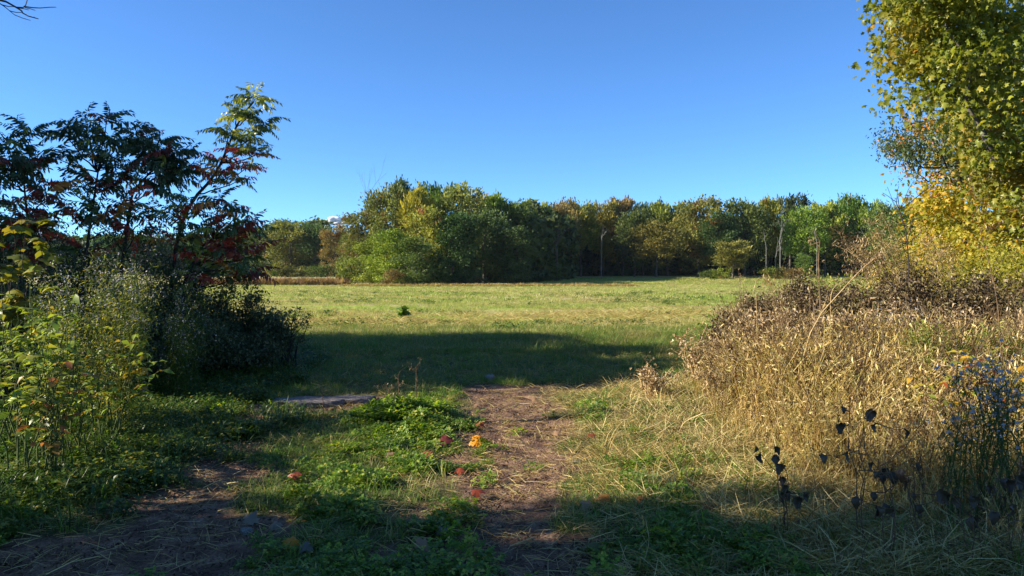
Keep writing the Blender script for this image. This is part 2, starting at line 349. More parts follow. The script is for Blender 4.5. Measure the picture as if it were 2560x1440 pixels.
# ------------------------------------------------------------------ scatter for uncountable ground cover
def scatter(name, label, protos, pos, yaw, scl, tilt=.15, zs=None):
    """one object of kind stuff: small plants copied to points by geometry nodes"""
    n = len(pos)
    col = bpy.data.collections.new(name + '_kinds')
    for k, me in enumerate(protos):
        col.objects.link(bpy.data.objects.new(name + '_kind', me))
    me = bpy.data.meshes.new(name); me.vertices.add(n); me.vertices.foreach_set('co', np.asarray(pos, np.float32).ravel())
    rot = np.stack([R.normal(0, tilt, n), R.normal(0, tilt, n), yaw], -1).astype(np.float32)
    sc = np.repeat(np.asarray(scl, np.float32)[:, None], 3, 1)
    if zs is not None: sc[:, 2] *= zs
    a = me.attributes.new('rot', 'FLOAT_VECTOR', 'POINT'); a.data.foreach_set('vector', rot.ravel())
    a = me.attributes.new('scl', 'FLOAT_VECTOR', 'POINT'); a.data.foreach_set('vector', sc.ravel())
    a = me.attributes.new('idx', 'INT', 'POINT'); a.data.foreach_set('value', R.integers(0, len(protos), n).astype(np.int32))
    o = put(name, me); tag(o, label, name.replace('_', ' '), None, 'stuff')
    g = bpy.data.node_groups.new(name, 'GeometryNodeTree'); N, L = g.nodes, g.links
    g.interface.new_socket('Geometry', in_out='INPUT', socket_type='NodeSocketGeometry')
    g.interface.new_socket('Geometry', in_out='OUTPUT', socket_type='NodeSocketGeometry')
    gi = N.new('NodeGroupInput'); go = N.new('NodeGroupOutput'); ip = N.new('GeometryNodeInstanceOnPoints'); ci = N.new('GeometryNodeCollectionInfo')
    ci.inputs['Collection'].default_value = col; ci.inputs['Separate Children'].default_value = True; ci.inputs['Reset Children'].default_value = True
    def na(nm, t):
        q = N.new('GeometryNodeInputNamedAttribute'); q.data_type = t; q.inputs[0].default_value = nm; return q.outputs[0]
    er = N.new('FunctionNodeEulerToRotation'); L.new(na('rot', 'FLOAT_VECTOR'), er.inputs[0]); L.new(er.outputs[0], ip.inputs['Rotation'])
    L.new(na('scl', 'FLOAT_VECTOR'), ip.inputs['Scale']); L.new(na('idx', 'INT'), ip.inputs['Instance Index'])
    ip.inputs['Pick Instance'].default_value = True
    L.new(gi.outputs[0], ip.inputs['Points']); L.new(ci.outputs[0], ip.inputs['Instance']); L.new(ip.outputs[0], go.inputs[0])
    md = o.modifiers.new('scatter', 'NODES'); md.node_group = g
    return o

def tuft(n, h, spread, mat, w=.06, lean=.5, bend=.4, name='tuft'):
    mb = MB(); a = R.random(n) * 2 * PI; r = spread * np.sqrt(R.random(n))
    pos = np.stack([r * np.cos(a), r * np.sin(a), np.zeros(n)], -1)
    le = R.random(n) * lean + .1; b = a + R.normal(0, .8, n)
    d = np.stack([np.sin(le) * np.cos(b), np.sin(le) * np.sin(b), np.cos(le)], -1)
    s = h * R.uniform(.5, 1.1, n); tv, tf = blade(w, bend)
    up = np.stack([-np.cos(b), -np.sin(b), np.full(n, .3)], -1)
    mb.stamp(tv, tf, pos, basis(d, up, s)); return mb.mesh(name, mat)
def trefoils(n, h, spread, mat, size=.03):
    mb = MB(); a = R.random(n) * 2 * PI; r = spread * np.sqrt(R.random(n))
    tip = np.stack([r * np.cos(a), r * np.sin(a), h * R.uniform(.35, 1, n) * (1 - .4 * (r / spread) ** 2)], -1)
    v = R.random(n); tv, tf = lens(.85, .12, .05)
    for k in range(3):
        b = a + k * 2 * PI / 3
        d = np.stack([np.cos(b), np.sin(b), R.normal(.12, .25, n)], -1)
        mb.stamp(tv, tf, tip, basis(d, None, size * R.uniform(.7, 1.2, n)), v)
    for q in range(0, n, 2):
        b0 = tip[q] * (.5, .5, 0); mb.add([b0 + (.001, 0, 0), b0 - (.001, 0, 0), tip[q]], [(0, 1, 2)], .3)
    return mb.mesh('trefoils', mat)
def broad(n, h, spread, mat, size=.06, w=.45):
    mb = MB(); a = R.random(n) * 2 * PI; r = spread * np.sqrt(R.random(n))
    p = np.stack([r * np.cos(a), r * np.sin(a), h * R.random(n)], -1)
    d = np.stack([np.cos(a + R.normal(0, .7, n)), np.sin(a + R.normal(0, .7, n)), R.normal(.15, .4, n)], -1)
    mb.stamp(*lens(w, .1, .2), p, basis(d, None, size * R.uniform(.5, 1.2, n)))
    for q in range(0, n, 3):
        b0 = p[q] * (.6, .6, 0); mb.add([b0 + (.0015, 0, 0), b0 - (.0015, 0, 0), p[q]], [(0, 1, 2)], .3)
    return mb.mesh('leafy', mat)
def litter(n, spread, mat, L0=.16, w=.03, up=.15):
    mb = MB(); a = R.random(n) * 2 * PI
    p = np.stack([R.normal(0, spread, n), R.normal(0, spread, n), R.random(n) * .03 + .004], -1)
    d = np.stack([np.cos(a), np.sin(a), R.normal(up, .14, n)], -1)
    mb.stamp(*blade(w, .12), p, basis(d, None, L0 * R.uniform(.4, 1.2, n), R.normal(0, .8, n))); return mb.mesh('straws', mat)

# where the thicket beside the path begins
TH_Y = [3.6, 4.4, 5.5, 7, 9, 12, 16, 20, 26]; TH_X = [2.7, 2.35, 2.05, 2.05, 2.35, 3.1, 4.5, 6.4, 10.5]
def thx(y): return np.interp(y, TH_Y, TH_X)
LH_Y = [3, 4, 6, 8, 10, 12, 14, 17, 20]; LH_X = [-4.5, -3.9, -3.9, -3.8, -3.9, -3.8, -4.0, -6.0, -9]
def lhx(y): return np.interp(y, LH_Y, LH_X)

def wedge(n, y0, y1, pad=1.0, pw=1.0):
    """points on the ground inside the view, thinning with distance when pw > 0"""
    u = R.random(n)
    y = (y0 ** (2 - pw) + u * (y1 ** (2 - pw) - y0 ** (2 - pw))) ** (1 / (2 - pw))
    x = R.uniform(-1, 1, n) * (.69 * y + pad); return x, y
def on(x, y, dz=0): return np.stack([x, y, H(x, y) + dz], -1)

# short grass round the path
def slabfree(x, y): return 1 - sstep(1.25, .95, np.sqrt(((x + 2.15) / 1.0) ** 2 + ((y - 9.05) / .42) ** 2))
x, y = wedge(70000, 3.2, 21, 1.0, .9)
dd = dirt(x, y); dens = slabfree(x, y) * sstep(.5, .12, dd) * (.35 + .65 * sstep(.35, .6, fbm(x * 1.1, y * 1.1, 21)))
dens = np.where(y > 10.8, np.maximum(dens, .95 * (dd < .35)), dens)
dens = np.where(x > thx(y) + .4, dens * .5, dens)
k = R.random(len(x)) < dens; x, y = x[k], y[k]
gp = [tuft(16, .085, .05, M_grass, .045, .9, .5) for _ in range(4)] + [tuft(12, .13, .04, M_grass, .035, .7, .5) for _ in range(2)]
scatter('grass', 'short green grass growing between the bare patches of the path', gp, on(x, y, -.005), R.random(len(x)) * 6.28, R.uniform(.6, 1.35, len(x)), .12)

# clover and leafy ground cover in the lit strip
x, y = wedge(60000, 3.6, 11, .6, .8)
strip = np.exp(-((x + .95 + .03 * (y - 6)) / .50) ** 2) * sstep(4.2, 5.0, y) * sstep(9.8, 9.0, y)
mound = np.exp(-((x + 1.15) / .5) ** 2 - ((y - 8.1) / .7) ** 2) * 1.2
rgt = .55 * sstep(.6, 1.0, x) * sstep(4.6, 5.2, y) * sstep(10.2, 9.4, y)
rg2 = .8 * np.exp(-((x - 1.5) / .5) ** 2 - ((y - 9.3) / .4) ** 2)
lft = .6 * sstep(-2.6, -3.2, x + .05 * y) * sstep(10.5, 9.5, y)
bot = .35 * np.exp(-((x + .75) / .5) ** 2) * sstep(5, 4.4, y) + .7 * np.exp(-((x - 1.05) / .5) ** 2) * sstep(5.2, 4.6, y)
pr = np.maximum.reduce([strip, mound, rgt, rg2, lft, bot]) * sstep(.44, .58, fbm(x * 2.6, y * 2.6, 33, 3) + .18 * (mound > .3))
k = (R.random(len(x)) < pr * .46 * slabfree(x, y)) & (x < thx(y) + .1); x, y = x[k], y[k]
mh = 1 + 1.3 * np.exp(-((x + 1.15) / .45) ** 2 - ((y - 8.1) / .6) ** 2)
scatter('clover', 'bright green clover covering the middle of the path', [trefoils(46, .085, .10, M_clover, .022) for _ in range(5)],
        on(x, y, -.01), R.random(len(x)) * 6.28, R.uniform(.45, 1.3, len(x)) * np.sqrt(mh), .3, mh ** .5 * R.uniform(.6, 1.5, len(x)))

# dry litter and mown straw
x, y = wedge(30000, 3.4, 19, .3, .9)
pr = .35 + .65 * sstep(.2, .9, x) ; pr = np.where(x < -.3, .13, pr); pr = np.where(np.abs(x) < .45, pr * .6, pr); pr = np.where(y > 10.6, .15, pr)
k = (R.random(len(x)) < pr); x, y = x[k], y[k]
scatter('straw_litter', 'tan straw and dead grass lying over the path', [litter(12, .07, M_straw, .13, .028) for _ in range(5)], on(x, y), R.random(len(x)) * 6.28, R.uniform(.6, 1.3, len(x)), .1)

# leafy weeds on the shaded bank
x, y = wedge(30000, 4.4, 20, .5, 1.0)
edge = lhx(y) + .7 + .6 * sstep(11, 8, y); k = (dirt(x, y) < .5) & (x < edge + .5 * (fbm(x, y, 41) - .5) * 2) & (R.random(len(x)) < .75 * sstep(4.5, 5.4, y) * slabfree(x, y)); x, y = x[k], y[k]
hh = .35 + .65 * sstep(.2, -1.8, x - lhx(y))
scatter('weeds', 'low leafy green weeds on the shaded bank below the sumac', [broad(46, .22, .16, M_weed, .065) for _ in range(4)] + [tuft(26, .32, .09, M_weed, .03, .8, .6) for _ in range(2)] + [trefoils(30, .2, .14, M_weed, .05)],
        on(x, y, -.01), R.random(len(x)) * 6.28, R.uniform(.6, 1.2, len(x)) * (.6 + .6 * hh), .15)

# the field
x, y = wedge(26000, 18.8, 40, 2, .9); k = R.random(len(x)) < .25 + .75 * sstep(.40, .56, fbm(x * .3, y * .9, 61, 4)); x, y = x[k], y[k]
a = [tuft(34, .15, .16, M_field, .045, .9, .5) for _ in range(5)]
scatter('field_grass', 'sunlit yellow green grass covering the near half of the open field', a, on(x, y, -.01), R.random(len(x)) * 6.28, R.uniform(.6, 1.25, len(x)), .1)
x, y = wedge(26000, 38, 112, 6, .9)
a = [tuft(46, .20, .42, M_field, .10, .9, .4) for _ in range(5)]
k = (y < 97) | (x > 2)
x, y = x[k], y[k]
scatter('far_field_grass', 'pale green grass on the far half of the open field', a, on(x, y, -.02), R.random(len(x)) * 6.28, R.uniform(.6, 1.2, len(x)), .1, .8)
x, y = wedge(11000, 19.5, 34, 1, 1.0)
k = R.random(len(x)) < .9 * np.exp(-((y - 25.5 - 1.2 * np.sin(x * .3)) / 2.6) ** 2) * sstep(.35, .6, fbm(x * .25, y * .8, 71)); x, y = x[k], y[k]
scatter('field_stubble', 'bleached straw lying in streaks across the field edge', [litter(26, .16, M_straw, .30, .03, .25) for _ in range(4)], on(x, y, .03), R.random(len(x)) * 6.28, R.uniform(.7, 1.3, len(x)), .1)
x, y = wedge(5000, 19, 60, 2, 1.2); k = fbm(x * .4, y * .4, 91) > .55; x, y = x[k], y[k]
scatter('field_weeds', 'darker broad leaved weeds dotted about the field', [broad(26, .10, .14, M_weed, .09) for _ in range(4)], on(x, y), R.random(len(x)) * 6.28, R.uniform(.6, 1.6, len(x)), .1)
x, y = wedge(14000, 14.5, 21.5, 1, .9)
k = (R.random(len(x)) < .8) & (x > lhx(y)) & (x < thx(y)); x, y = x[k], y[k]
scatter('verge_grass', 'lusher green grass along the shadow edge of the field', [tuft(26, .15, .10, M_grass, .04, .8, .5) for _ in range(4)], on(x, y), R.random(len(x)) * 6.28, R.uniform(.6, 1.3, len(x)), .12)

# ------------------------------------------------------------------ far trees
def branch_path(p0, p1, n=6, wob=.06, sag=0.0):
    p0, p1 = np.asarray(p0, float), np.asarray(p1, float); t = np.linspace(0, 1, n)[:, None]
    L = np.linalg.norm(p1 - p0); q = p0 + (p1 - p0) * t + R.normal(0, wob * L, (n, 3)) * np.sin(t * PI) * .5
    q[:, 2] -= (np.sin(t[:, 0] * PI) * sag * L); return q

def crown_mesh(h, rx, base, style, nc, per, leaf, mat=None):
    """crown of leaf clumps, h tall, radius rx, foliage from base*h up"""
    mb = MB(); t = R.random(nc) ** (.85 if style != 'tall' else .8)
    if style == 'round': rad = np.sin(PI * np.clip(.10 + .86 * t, 0, 1)) ** .55
    elif style == 'skirt': rad = np.where(t < .25, .82 + .7 * t, np.sqrt(np.clip(1 - ((t - .25) / .77) ** 2.4, 0, 1)))
    elif style == 'spire': rad = np.clip(1 - t ** 1.5, .08, 1) * .95
    else: rad = .35 + .65 * np.sin(PI * np.clip(.15 + .8 * t, 0, 1)) ** .8
    a = R.random(nc) * 2 * PI
    K = 13 if style in ('round', 'skirt') else 11; bt = np.clip((np.arange(K) + R.random(K)) / K * .95, 0, .93); ba = np.arange(K) * 2.4 + R.normal(0, .5, K)
    if style == 'round': br = np.sin(PI * np.clip(.10 + .86 * bt, 0, 1)) ** .55
    elif style == 'skirt': br = np.where(bt < .25, .82 + .7 * bt, np.sqrt(np.clip(1 - ((bt - .25) / .77) ** 2.4, 0, 1)))
    elif style == 'spire': br = np.clip(1 - bt ** 1.3, .05, 1) * .9
    else: br = .35 + .6 * np.sin(PI * np.clip(.15 + .8 * bt, 0, 1)) ** .8
    bs = rx * R.uniform(.34, .56, K) * (.75 + .25 * br); bc = np.stack([rx * .62 * br * np.cos(ba), rx * .62 * br * np.sin(ba), (base + (1 - base) * bt) * h * .93], -1)
    which = R.integers(0, K, nc); q_ = rdir(nc, (0, 0, .25)); c = bc[which] + q_ * (bs[which] * R.uniform(.55, 1, nc) ** .5)[:, None] * (1, 1, .85)
    c = c[np.argsort(R.random(nc))]; bv = R.random(K)[which]
    cs = R.uniform(.35, 1.1, nc) * rx * .17
    m = R.poisson(per * (cs / cs.mean()) ** 2)
    idx = np.repeat(np.arange(nc), m); off = R.normal(size=(len(idx), 3)) * cs[idx][:, None] * (1, 1, .7)
    p = c[idx] + off; keep = p[:, 2] > .1; idx, off, p = idx[keep], off[keep], p[keep]
    out = norm(np.stack([p[:, 0], p[:, 1], (p[:, 2] - h * .5) * .6], -1))
    up = .9 if style in ('tall', 'spire') else .35
    d = norm(out * .8 + rdir(len(p)) * .8 + (0, 0, up))
    v = np.clip(R.random(nc)[idx] * .62 + R.random(len(p)) * .38, 0, 1)
    tv, tf = SPR if style in ('tall', 'spire') else CL
    s = leaf * R.uniform(.6, 1.3, len(p)) * (1.5 if style in ('tall', 'spire') else 1)
    mb.stamp(tv, tf, p, basis(d, None, s, R.normal(0, 1.0, len(p))), v)
    if style in ('tall', 'round'):                # sprays standing out of the top
        k = 260; hi = np.argsort(-c[:, 2])[:40]; w_ = hi[R.integers(0, 40, k)]; a = np.arctan2(c[w_, 1], c[w_, 0]); tp_ = c[w_] + R.normal(0, .35, (k, 3)) + (0, 0, .3)
        mb.stamp(*SPR, tp_, basis(norm(np.stack([np.cos(a) * .35, np.sin(a) * .35, np.ones(k)], -1) + R.normal(0, .2, (k, 3))), None, leaf * R.uniform(1.2, 2.6, k), R.random(k) * 6))
    return mb.mesh('crown', mat or M_far)
def trunk_mesh(h, rx, base, r0, nl=9, mat=None):
    mb = MB(); top = h * .86; z = np.linspace(0, 1, 8)
    path = np.stack([R.normal(0, .012 * h, 8) * z, R.normal(0, .012 * h, 8) * z, z * top], -1)
    mb.tube(path, r0 * (1 - z * .85), 7, .5)
    for i in range(nl):
        t = R.uniform(max(base, .15), .85); p0 = np.array([np.interp(t, z, path[:, j]) for j in range(3)]); a = R.random() * 6.28
        L = rx * R.uniform(.5, .85) * (1.1 - .5 * t)
        mb.tube(branch_path(p0, p0 + (L * math.cos(a), L * math.sin(a), L * R.uniform(.4, 1.1))), np.linspace(r0 * .38, r0 * .06, 6), 5, .5)
    return mb.mesh('trunk', mat or M_bark, True)

HT = 14.0
PRO = {}
for key, (rx, base, style, nc, per, leaf) in {
    'skirt': (4.2, .03, 'skirt', 190, 42, .36), 'skirt2': (4.0, .05, 'skirt', 170, 44, .34),
    'round': (4.4, .22, 'round', 170, 44, .36), 'round2': (4.0, .30, 'round', 150, 46, .34),
    'tall': (3.2, .35, 'tall', 130, 44, .34), 'tall2': (3.4, .28, 'tall', 140, 44, .34), 'spire': (3.6, .12, 'spire', 160, 40, .34)}.items():
    PRO[key] = (crown_mesh(HT, rx, base, style, nc, per, leaf), trunk_mesh(HT, rx, base, .24), rx)
def bush_mesh(): return crown_mesh(3, 2.2, .0, 'skirt', 60, 30, .26)
BUSH = [bush_mesh(), bush_mesh()]

GREEN, DKGREEN, OLIVE, YGREEN, YEL, ORA, RED, BRN, BLUE = (.085, .125, .032), (.048, .08, .03), (.14, .145, .04), (.16, .20, .035), (.22, .21, .035), (.17, .14, .045), (.22, .07, .035), (.17, .12, .05), (.05, .085, .045)
def far_tree(name, px, top, d, wpx, kind, col, aut, label, group, cat='tree', pale=False):
    """aut 0..1: how much of the crown has turned"""
    b = P(px, 700, d); gz = float(H(b[0], d)); t = P(px, top, d)[2] - gz
    cr, tr, rx = PRO[kind]
    o = thing(name, label, cat, (b[0], d, gz - .05), R.random() * 6.28, group)
    sx = (wpx / F * d / 2) / rx * 1.12; o.scale = (sx, sx, t / HT)
    put('trunk', tr, o); put('crown', cr, o, color=tuple(c * 1.35 * R.uniform(.88, 1.12) for c in col) + (1.38 - aut * .48,))
    return o
GR = 'trees of the grove standing out into the field'
RW = 'trees of the long wood edge behind the field'
LW = 'trees beyond the far corner of the field'
T = [
 # far corner behind the sumac
 (300, 585, 168, 150, 'skirt', DKGREEN, .0, 'dark wood-edge tree glimpsed low through the thick of the sumac', LW),
 (400, 600, 172, 140, 'skirt2', BLUE, .0, 'dark blue green tree seen between the sumac stems', LW),
 (500, 598, 170, 130, 'round', BLUE, .0, 'dark rounded tree behind the leaning sumac stem', LW),
 (590, 570, 168, 120, 'skirt', DKGREEN, .1, 'dark green tree half hidden by the sumac outer edge', LW),
 (662, 548, 164, 100, 'skirt2', GREEN, .12, 'green tree just clear of the sumac, first of the far corner row', LW),
 (727, 552, 158, 108, 'skirt', OLIVE, .55, 'olive tree with a russet patch high in its crown, far corner', LW),
 (787, 556, 160, 84, 'round', DKGREEN, .0, 'dark green tree between the russet patched one and the crimson one', LW),
 (836, 556, 152, 62, 'skirt2', ORA, .8, 'crimson and orange topped small tree right beside the grove', LW),
 (760, 544, 178, 130, 'tall', GREEN, .1, 'taller green crown rising behind the far corner row', LW),
 # the grove
 (880, 575, 112, 70, 'skirt', OLIVE, .35, 'lowest tan olive tree on the sunny outer edge of the grove', GR),
 (912, 508, 108, 100, 'skirt2', OLIVE, .75, 'russet and olive tree behind a bare leader, sunny side of the grove', GR),
 (965, 462, 106, 110, 'round', OLIVE, .62, 'tall olive tree with a pinkish red patch in the grove', GR),
 (1008, 436, 112, 105, 'spire', DKGREEN, .0, 'dark pointed tree forming the highest tip of the grove', GR),
 (1040, 466, 104, 84, 'tall', YEL, .1, 'yellow green plume-like crown just below the grove tip', GR),
 (1098, 448, 110, 105, 'tall2', GREEN, .1, 'upright green crown beside the grove tip with feathery top', GR),
 (1150, 455, 108, 115, 'round2', OLIVE, .15, 'broad olive crown on the shoulder of the grove', GR),
 (1058, 512, 96, 96, 'skirt', YEL, .72, 'golden orange tree glowing at the front of the grove', GR),
 (925, 600, 96, 110, 'skirt2', YGREEN, .25, 'low yellow green tree at the sunny foot of the grove', GR),
 (985, 572, 92, 110, 'skirt', YGREEN, .15, 'bushy yellow green tree with a visible leaning limb in the grove', GR),
 (1040, 588, 88, 100, 'skirt2', GREEN, .12, 'bright green tree reaching the ground at the grove corner', GR),
 (1130, 528, 96, 120, 'skirt', DKGREEN, .05, 'dark shaded tree just past the lit grove corner', GR),
 (1210, 520, 100, 120, 'round2', DKGREEN, .0, 'deeply shaded tree with a yellow fringed bough in the grove', GR),
 (1235, 484, 112, 100, 'tall', YGREEN, .1, 'lime topped crown above the shaded part of the grove', GR),
 (1195, 478, 118, 90, 'tall2', BRN, .7, 'reddish brown feathery crown behind the grove shoulder', GR),
 (1285, 500, 110, 100, 'round', GREEN, .0, 'green rounded crown sloping down behind the grove', GR),
 (1290, 565, 98, 110, 'skirt', DKGREEN, .0, 'dark bushy tree at the shaded end of the grove', GR),
 (1335, 498, 126, 80, 'tall', YGREEN, .15, 'pale green crown where the grove meets the long wood', GR),
 # the long wood
 (1402, 496, 132, 84, 'round', BRN, .25, 'dome-shaped brown olive crown, first of the long wood', RW),
 (1370, 520, 140, 80, 'tall2', OLIVE, .1, 'thin olive crown left showing beside the brown dome', RW),
 (1452, 500, 140, 70, 'tall', YGREEN, .1, 'yellow green feathery crown above the white birch trunk', RW),
 (1508, 498, 144, 70, 'tall2', OLIVE, .1, 'grey olive crown above the dark hollow of the wood', RW),
 (1556, 488, 146, 74, 'tall', BRN, .75, 'crown with a wine red tip between green neighbours', RW),
 (1585, 520, 136, 84, 'round', GREEN, .1, 'mid green crown below and beside the wine red tip', RW),
 (1608, 500, 148, 60, 'tall2', BLUE, .0, 'thin bluish crown breaking the skyline of the wood', RW),
 (1668, 500, 146, 84, 'tall', YGREEN, .1, 'pale yellow green crown with spiky sprays in the wood', RW),
 (1640, 548, 132, 96, 'round2', OLIVE, .2, 'lower olive crown in front of the spiky pale one', RW),
 (1745, 491, 138, 118, 'round', OLIVE, .70, 'wide rusty orange and olive crown in the wood', RW),
 (1800, 525, 134, 90, 'round2', DKGREEN, .1, 'dark green crown in the dip past the wide rusty one', RW),
 (1862, 496, 136, 108, 'round', GREEN, .05, 'full dark leafy crown halfway along the long wood', RW),
 (1918, 492, 140, 66, 'tall', YEL, .45, 'narrow crown with a tan orange top past the full dark one', RW),
 (1975, 482, 146, 88, 'tall2', DKGREEN, .05, 'high dark spiky crown above the bare pale trunks', RW),
 (2012, 512, 134, 88, 'round2', YGREEN, .1, 'yellow green crown hanging over the ivy clad trunk', RW),
 (2062, 500, 138, 74, 'tall', YGREEN, .1, 'bright green narrow crown before the gap in the wood', RW),
 (2112, 486, 140, 90, 'round', GREEN, .45, 'green crown with a small crimson tip', RW),
 (2165, 492, 138, 84, 'tall2', YGREEN, .05, 'leafy bright green crown after the crimson tipped one', RW),
 (2212, 505, 132, 72, 'round2', GREEN, .05, 'last green crown of the long wood before the sky gap', RW),
 (2245, 530, 92, 110, 'skirt2', GREEN, .2, 'nearer round green tree rising behind the dry stalks', RW),
 (2315, 500, 84, 140, 'skirt', GREEN, .05, 'broad green tree sloping up behind the orange maple', RW),
 (1832, 598, 124, 78, 'tall', ORA, .2, 'small orange tree standing in front of the dark wood', RW),
 (2010, 630, 124, 46, 'skirt2', GREEN, .0, 'small tree clothed to the ground like a green column', RW),
]
for (px, top, d, w, kind, c, aut, lab, g) in T:
    far_tree('broadleaf_tree' if kind != 'spire' else 'pointed_tree', px, top, d, w, kind, c, aut, lab, g)

# the mass of wood behind the edge trees
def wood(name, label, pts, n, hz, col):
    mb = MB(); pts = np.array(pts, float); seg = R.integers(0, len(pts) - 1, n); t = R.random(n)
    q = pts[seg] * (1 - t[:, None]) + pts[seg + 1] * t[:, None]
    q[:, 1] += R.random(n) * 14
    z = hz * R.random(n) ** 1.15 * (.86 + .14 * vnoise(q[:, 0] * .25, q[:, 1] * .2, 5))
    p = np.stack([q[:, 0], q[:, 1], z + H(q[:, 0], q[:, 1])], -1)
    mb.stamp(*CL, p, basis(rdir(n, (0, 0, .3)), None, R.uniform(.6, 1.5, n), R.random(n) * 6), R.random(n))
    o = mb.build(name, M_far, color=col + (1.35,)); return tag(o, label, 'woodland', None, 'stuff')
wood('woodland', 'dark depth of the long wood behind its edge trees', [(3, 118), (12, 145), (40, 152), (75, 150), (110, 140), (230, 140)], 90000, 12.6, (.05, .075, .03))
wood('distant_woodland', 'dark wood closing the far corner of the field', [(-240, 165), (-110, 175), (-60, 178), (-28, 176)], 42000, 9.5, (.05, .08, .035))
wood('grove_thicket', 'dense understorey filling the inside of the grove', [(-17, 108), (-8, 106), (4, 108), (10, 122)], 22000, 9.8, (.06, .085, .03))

# low bushes along the wood and grove foot
BS = [(1372, 655, 112, 60, GREEN, 'pale bush in the shade where the grove ends'), (1770, 676, 122, 44, GREEN, 'low green bush at the foot of the dark wood'),
      (1800, 672, 121, 50, YGREEN, 'sunlit spreading bush beside the small orange tree'), (1925, 668, 122, 46, YGREEN, 'light green bush below the pale trunks'),
      (1955, 670, 121, 50, ORA, 'rusty orange bush below the bare pale trunks'), (1988, 672, 120, 40, BRN, 'brown tan bush beside the rusty one'),
      (1180, 676, 90, 60, DKGREEN, 'little dark bush by the grove edge in shadow'), (985, 676, 86, 50, BRN, 'brown weedy mound at the sunny grove corner'),
      (700, 655, 150, 60, OLIVE, 'low olive bush below the far corner trees'), (800, 664, 148, 60, GREEN, 'low green bush under the crimson topped tree'),
      (745, 668, 149, 60, OLIVE, 'dry olive bush between far corner trees and field'), (1090, 660, 90, 70, GREEN, 'green bush at the lit foot of the grove'),
      (870, 655, 96, 60, YGREEN, 'yellowish bush at the outermost grove foot')]
for i, (px, top, d, w, c, lab) in enumerate(BS):
    b = P(px, 700, d); gz = float(H(b[0], d)); s = (w / F * d) / 4.4 * 1.1
    o = put('bush', BUSH[i % 2], None, (b[0], d, gz - .05), (0, 0, R.random() * 6), (s, s, max(.3, (P(px, top, d)[2] - gz) / 3)), tuple(c) + (1.2,))
    tag(o, lab, 'bush', 'bushes along the foot of the woods')

# bare and pale stemmed trees
def bare_mesh(h, r0, depth=4, spread=.5, mat=None, start=.35, lean=(0, 0)):
    mb = MB()
    def grow(p, d, L, r, k):
        n = 5; q = [p]; 
        for i in range(n - 1):
            d = norm(d + R.normal(0, .10, 3) + (0, 0, .03)); q.append(q[-1] + d * L / (n - 1))
        q = np.array(q); mb.tube(q, np.linspace(r, r * .55, n), 4 if k < depth else 6, .5)
        if k == 0: return
        for j in range(3 if k > 1 else 4):
            t = R.uniform(.35, 1); pp = q[0] * (1 - t) + q[-1] * t if j else q[-1]
            grow(pp, norm(d + R.normal(0, spread, 3) + (0, 0, .15)), L * R.uniform(.5, .75), r * .5, k - 1)
    mb.tube(np.array([(0, 0, 0), (lean[0] * .4, 0, h * start * .5), (lean[0], 0, h * start)]), [r0, r0 * .9, r0 * .8], 7, .5)
    grow(np.array((lean[0], 0, h * start)), np.array((0, 0, 1.)), h * .32, r0 * .8, depth)
    return mb
def bare_tree(name, px, top, d, mat, r0, label, **kw):
    b = P(px, 700, d); gz = float(H(b[0], d)); h = P(px, top, d)[2] - gz
    o = thing(name, label, 'tree', (b[0], d, gz - .05), 0, 'bare and pale stemmed trees of the wood edge')
    bare_mesh(h, r0, **kw).build('trunk', mat, o, True); return o
bare_tree('birch_tree', 1503, 600, 118, M_pale, .06, 'slim white birch trunk standing against the dark wood', depth=2, start=.75)
bare_tree('bare_tree', 1392, 560, 112, M_bark, .16, 'bare branching tree dimly seen in the dark hollow', spread=.75)
bare_tree('bare_tree', 1950, 540, 128, M_pale, .09, 'tall bare pale tree left of the leafy column, forked', depth=3, start=.5)
bare_tree('bare_tree', 1938, 610, 124, M_pale, .08, 'shorter dead grey snag with stubby side twigs', depth=2, start=.6)
bare_tree('bare_tree', 2178, 530, 134, M_pale, .09, 'bare pale tree with fanned branches near the sky gap', depth=3, start=.45)
bare_tree('bare_tree', 2042, 590, 130, M_pale, .07, 'straight thin pale trunk just past the leafy column', depth=1, start=.8)
bare_tree('bare_tree', 914, 480, 104, M_bark, .05, 'bare twiggy leader poking above the sunny grove edge', depth=3, start=.7, spread=.35)
bare_tree('bare_tree', 1915, 590, 128, M_pale, .06, 'thin pale trunk leaning in the shade of the wood', depth=1, start=.7)

# tall weeds at the foot of the woods
def band(name, label, x0, x1, y0, y1, n, protos, s0, s1, zs=1.0):
    x = R.uniform(x0, x1, n); y = R.uniform(y0, y1, n)
    scatter(name, label, protos, on(x, y), R.random(n) * 6.28, R.uniform(s0, s1, n), .15, zs)
M_redgrass = leafmat('russet_grass', [(0, (.20, .11, .06)), (.6, (.34, .21, .12)), (1, (.46, .33, .18))], .3, .6)
band('russet_grass', 'strip of russet dead grass at the far corner of the field', -38, -20.8, 92, 96, 700, [tuft(50, 1.0, .5, M_redgrass, .07, .5, .3) for _ in range(3)], .6, 1.1)
band('edge_grass', 'tan seeding grass along the foot of the grove', -19, 14, 84, 86, 800, [tuft(40, .5, .4, M_straw, .07, .7, .4) for _ in range(3)], .4, 1.0)
band('bank_grass', 'smooth green grass on the rise in front of the long wood', 4, 90, 97, 128, 9000, [tuft(50, .25, .6, M_field, .14, .9, .4) for _ in range(3)], .6, 1.1)

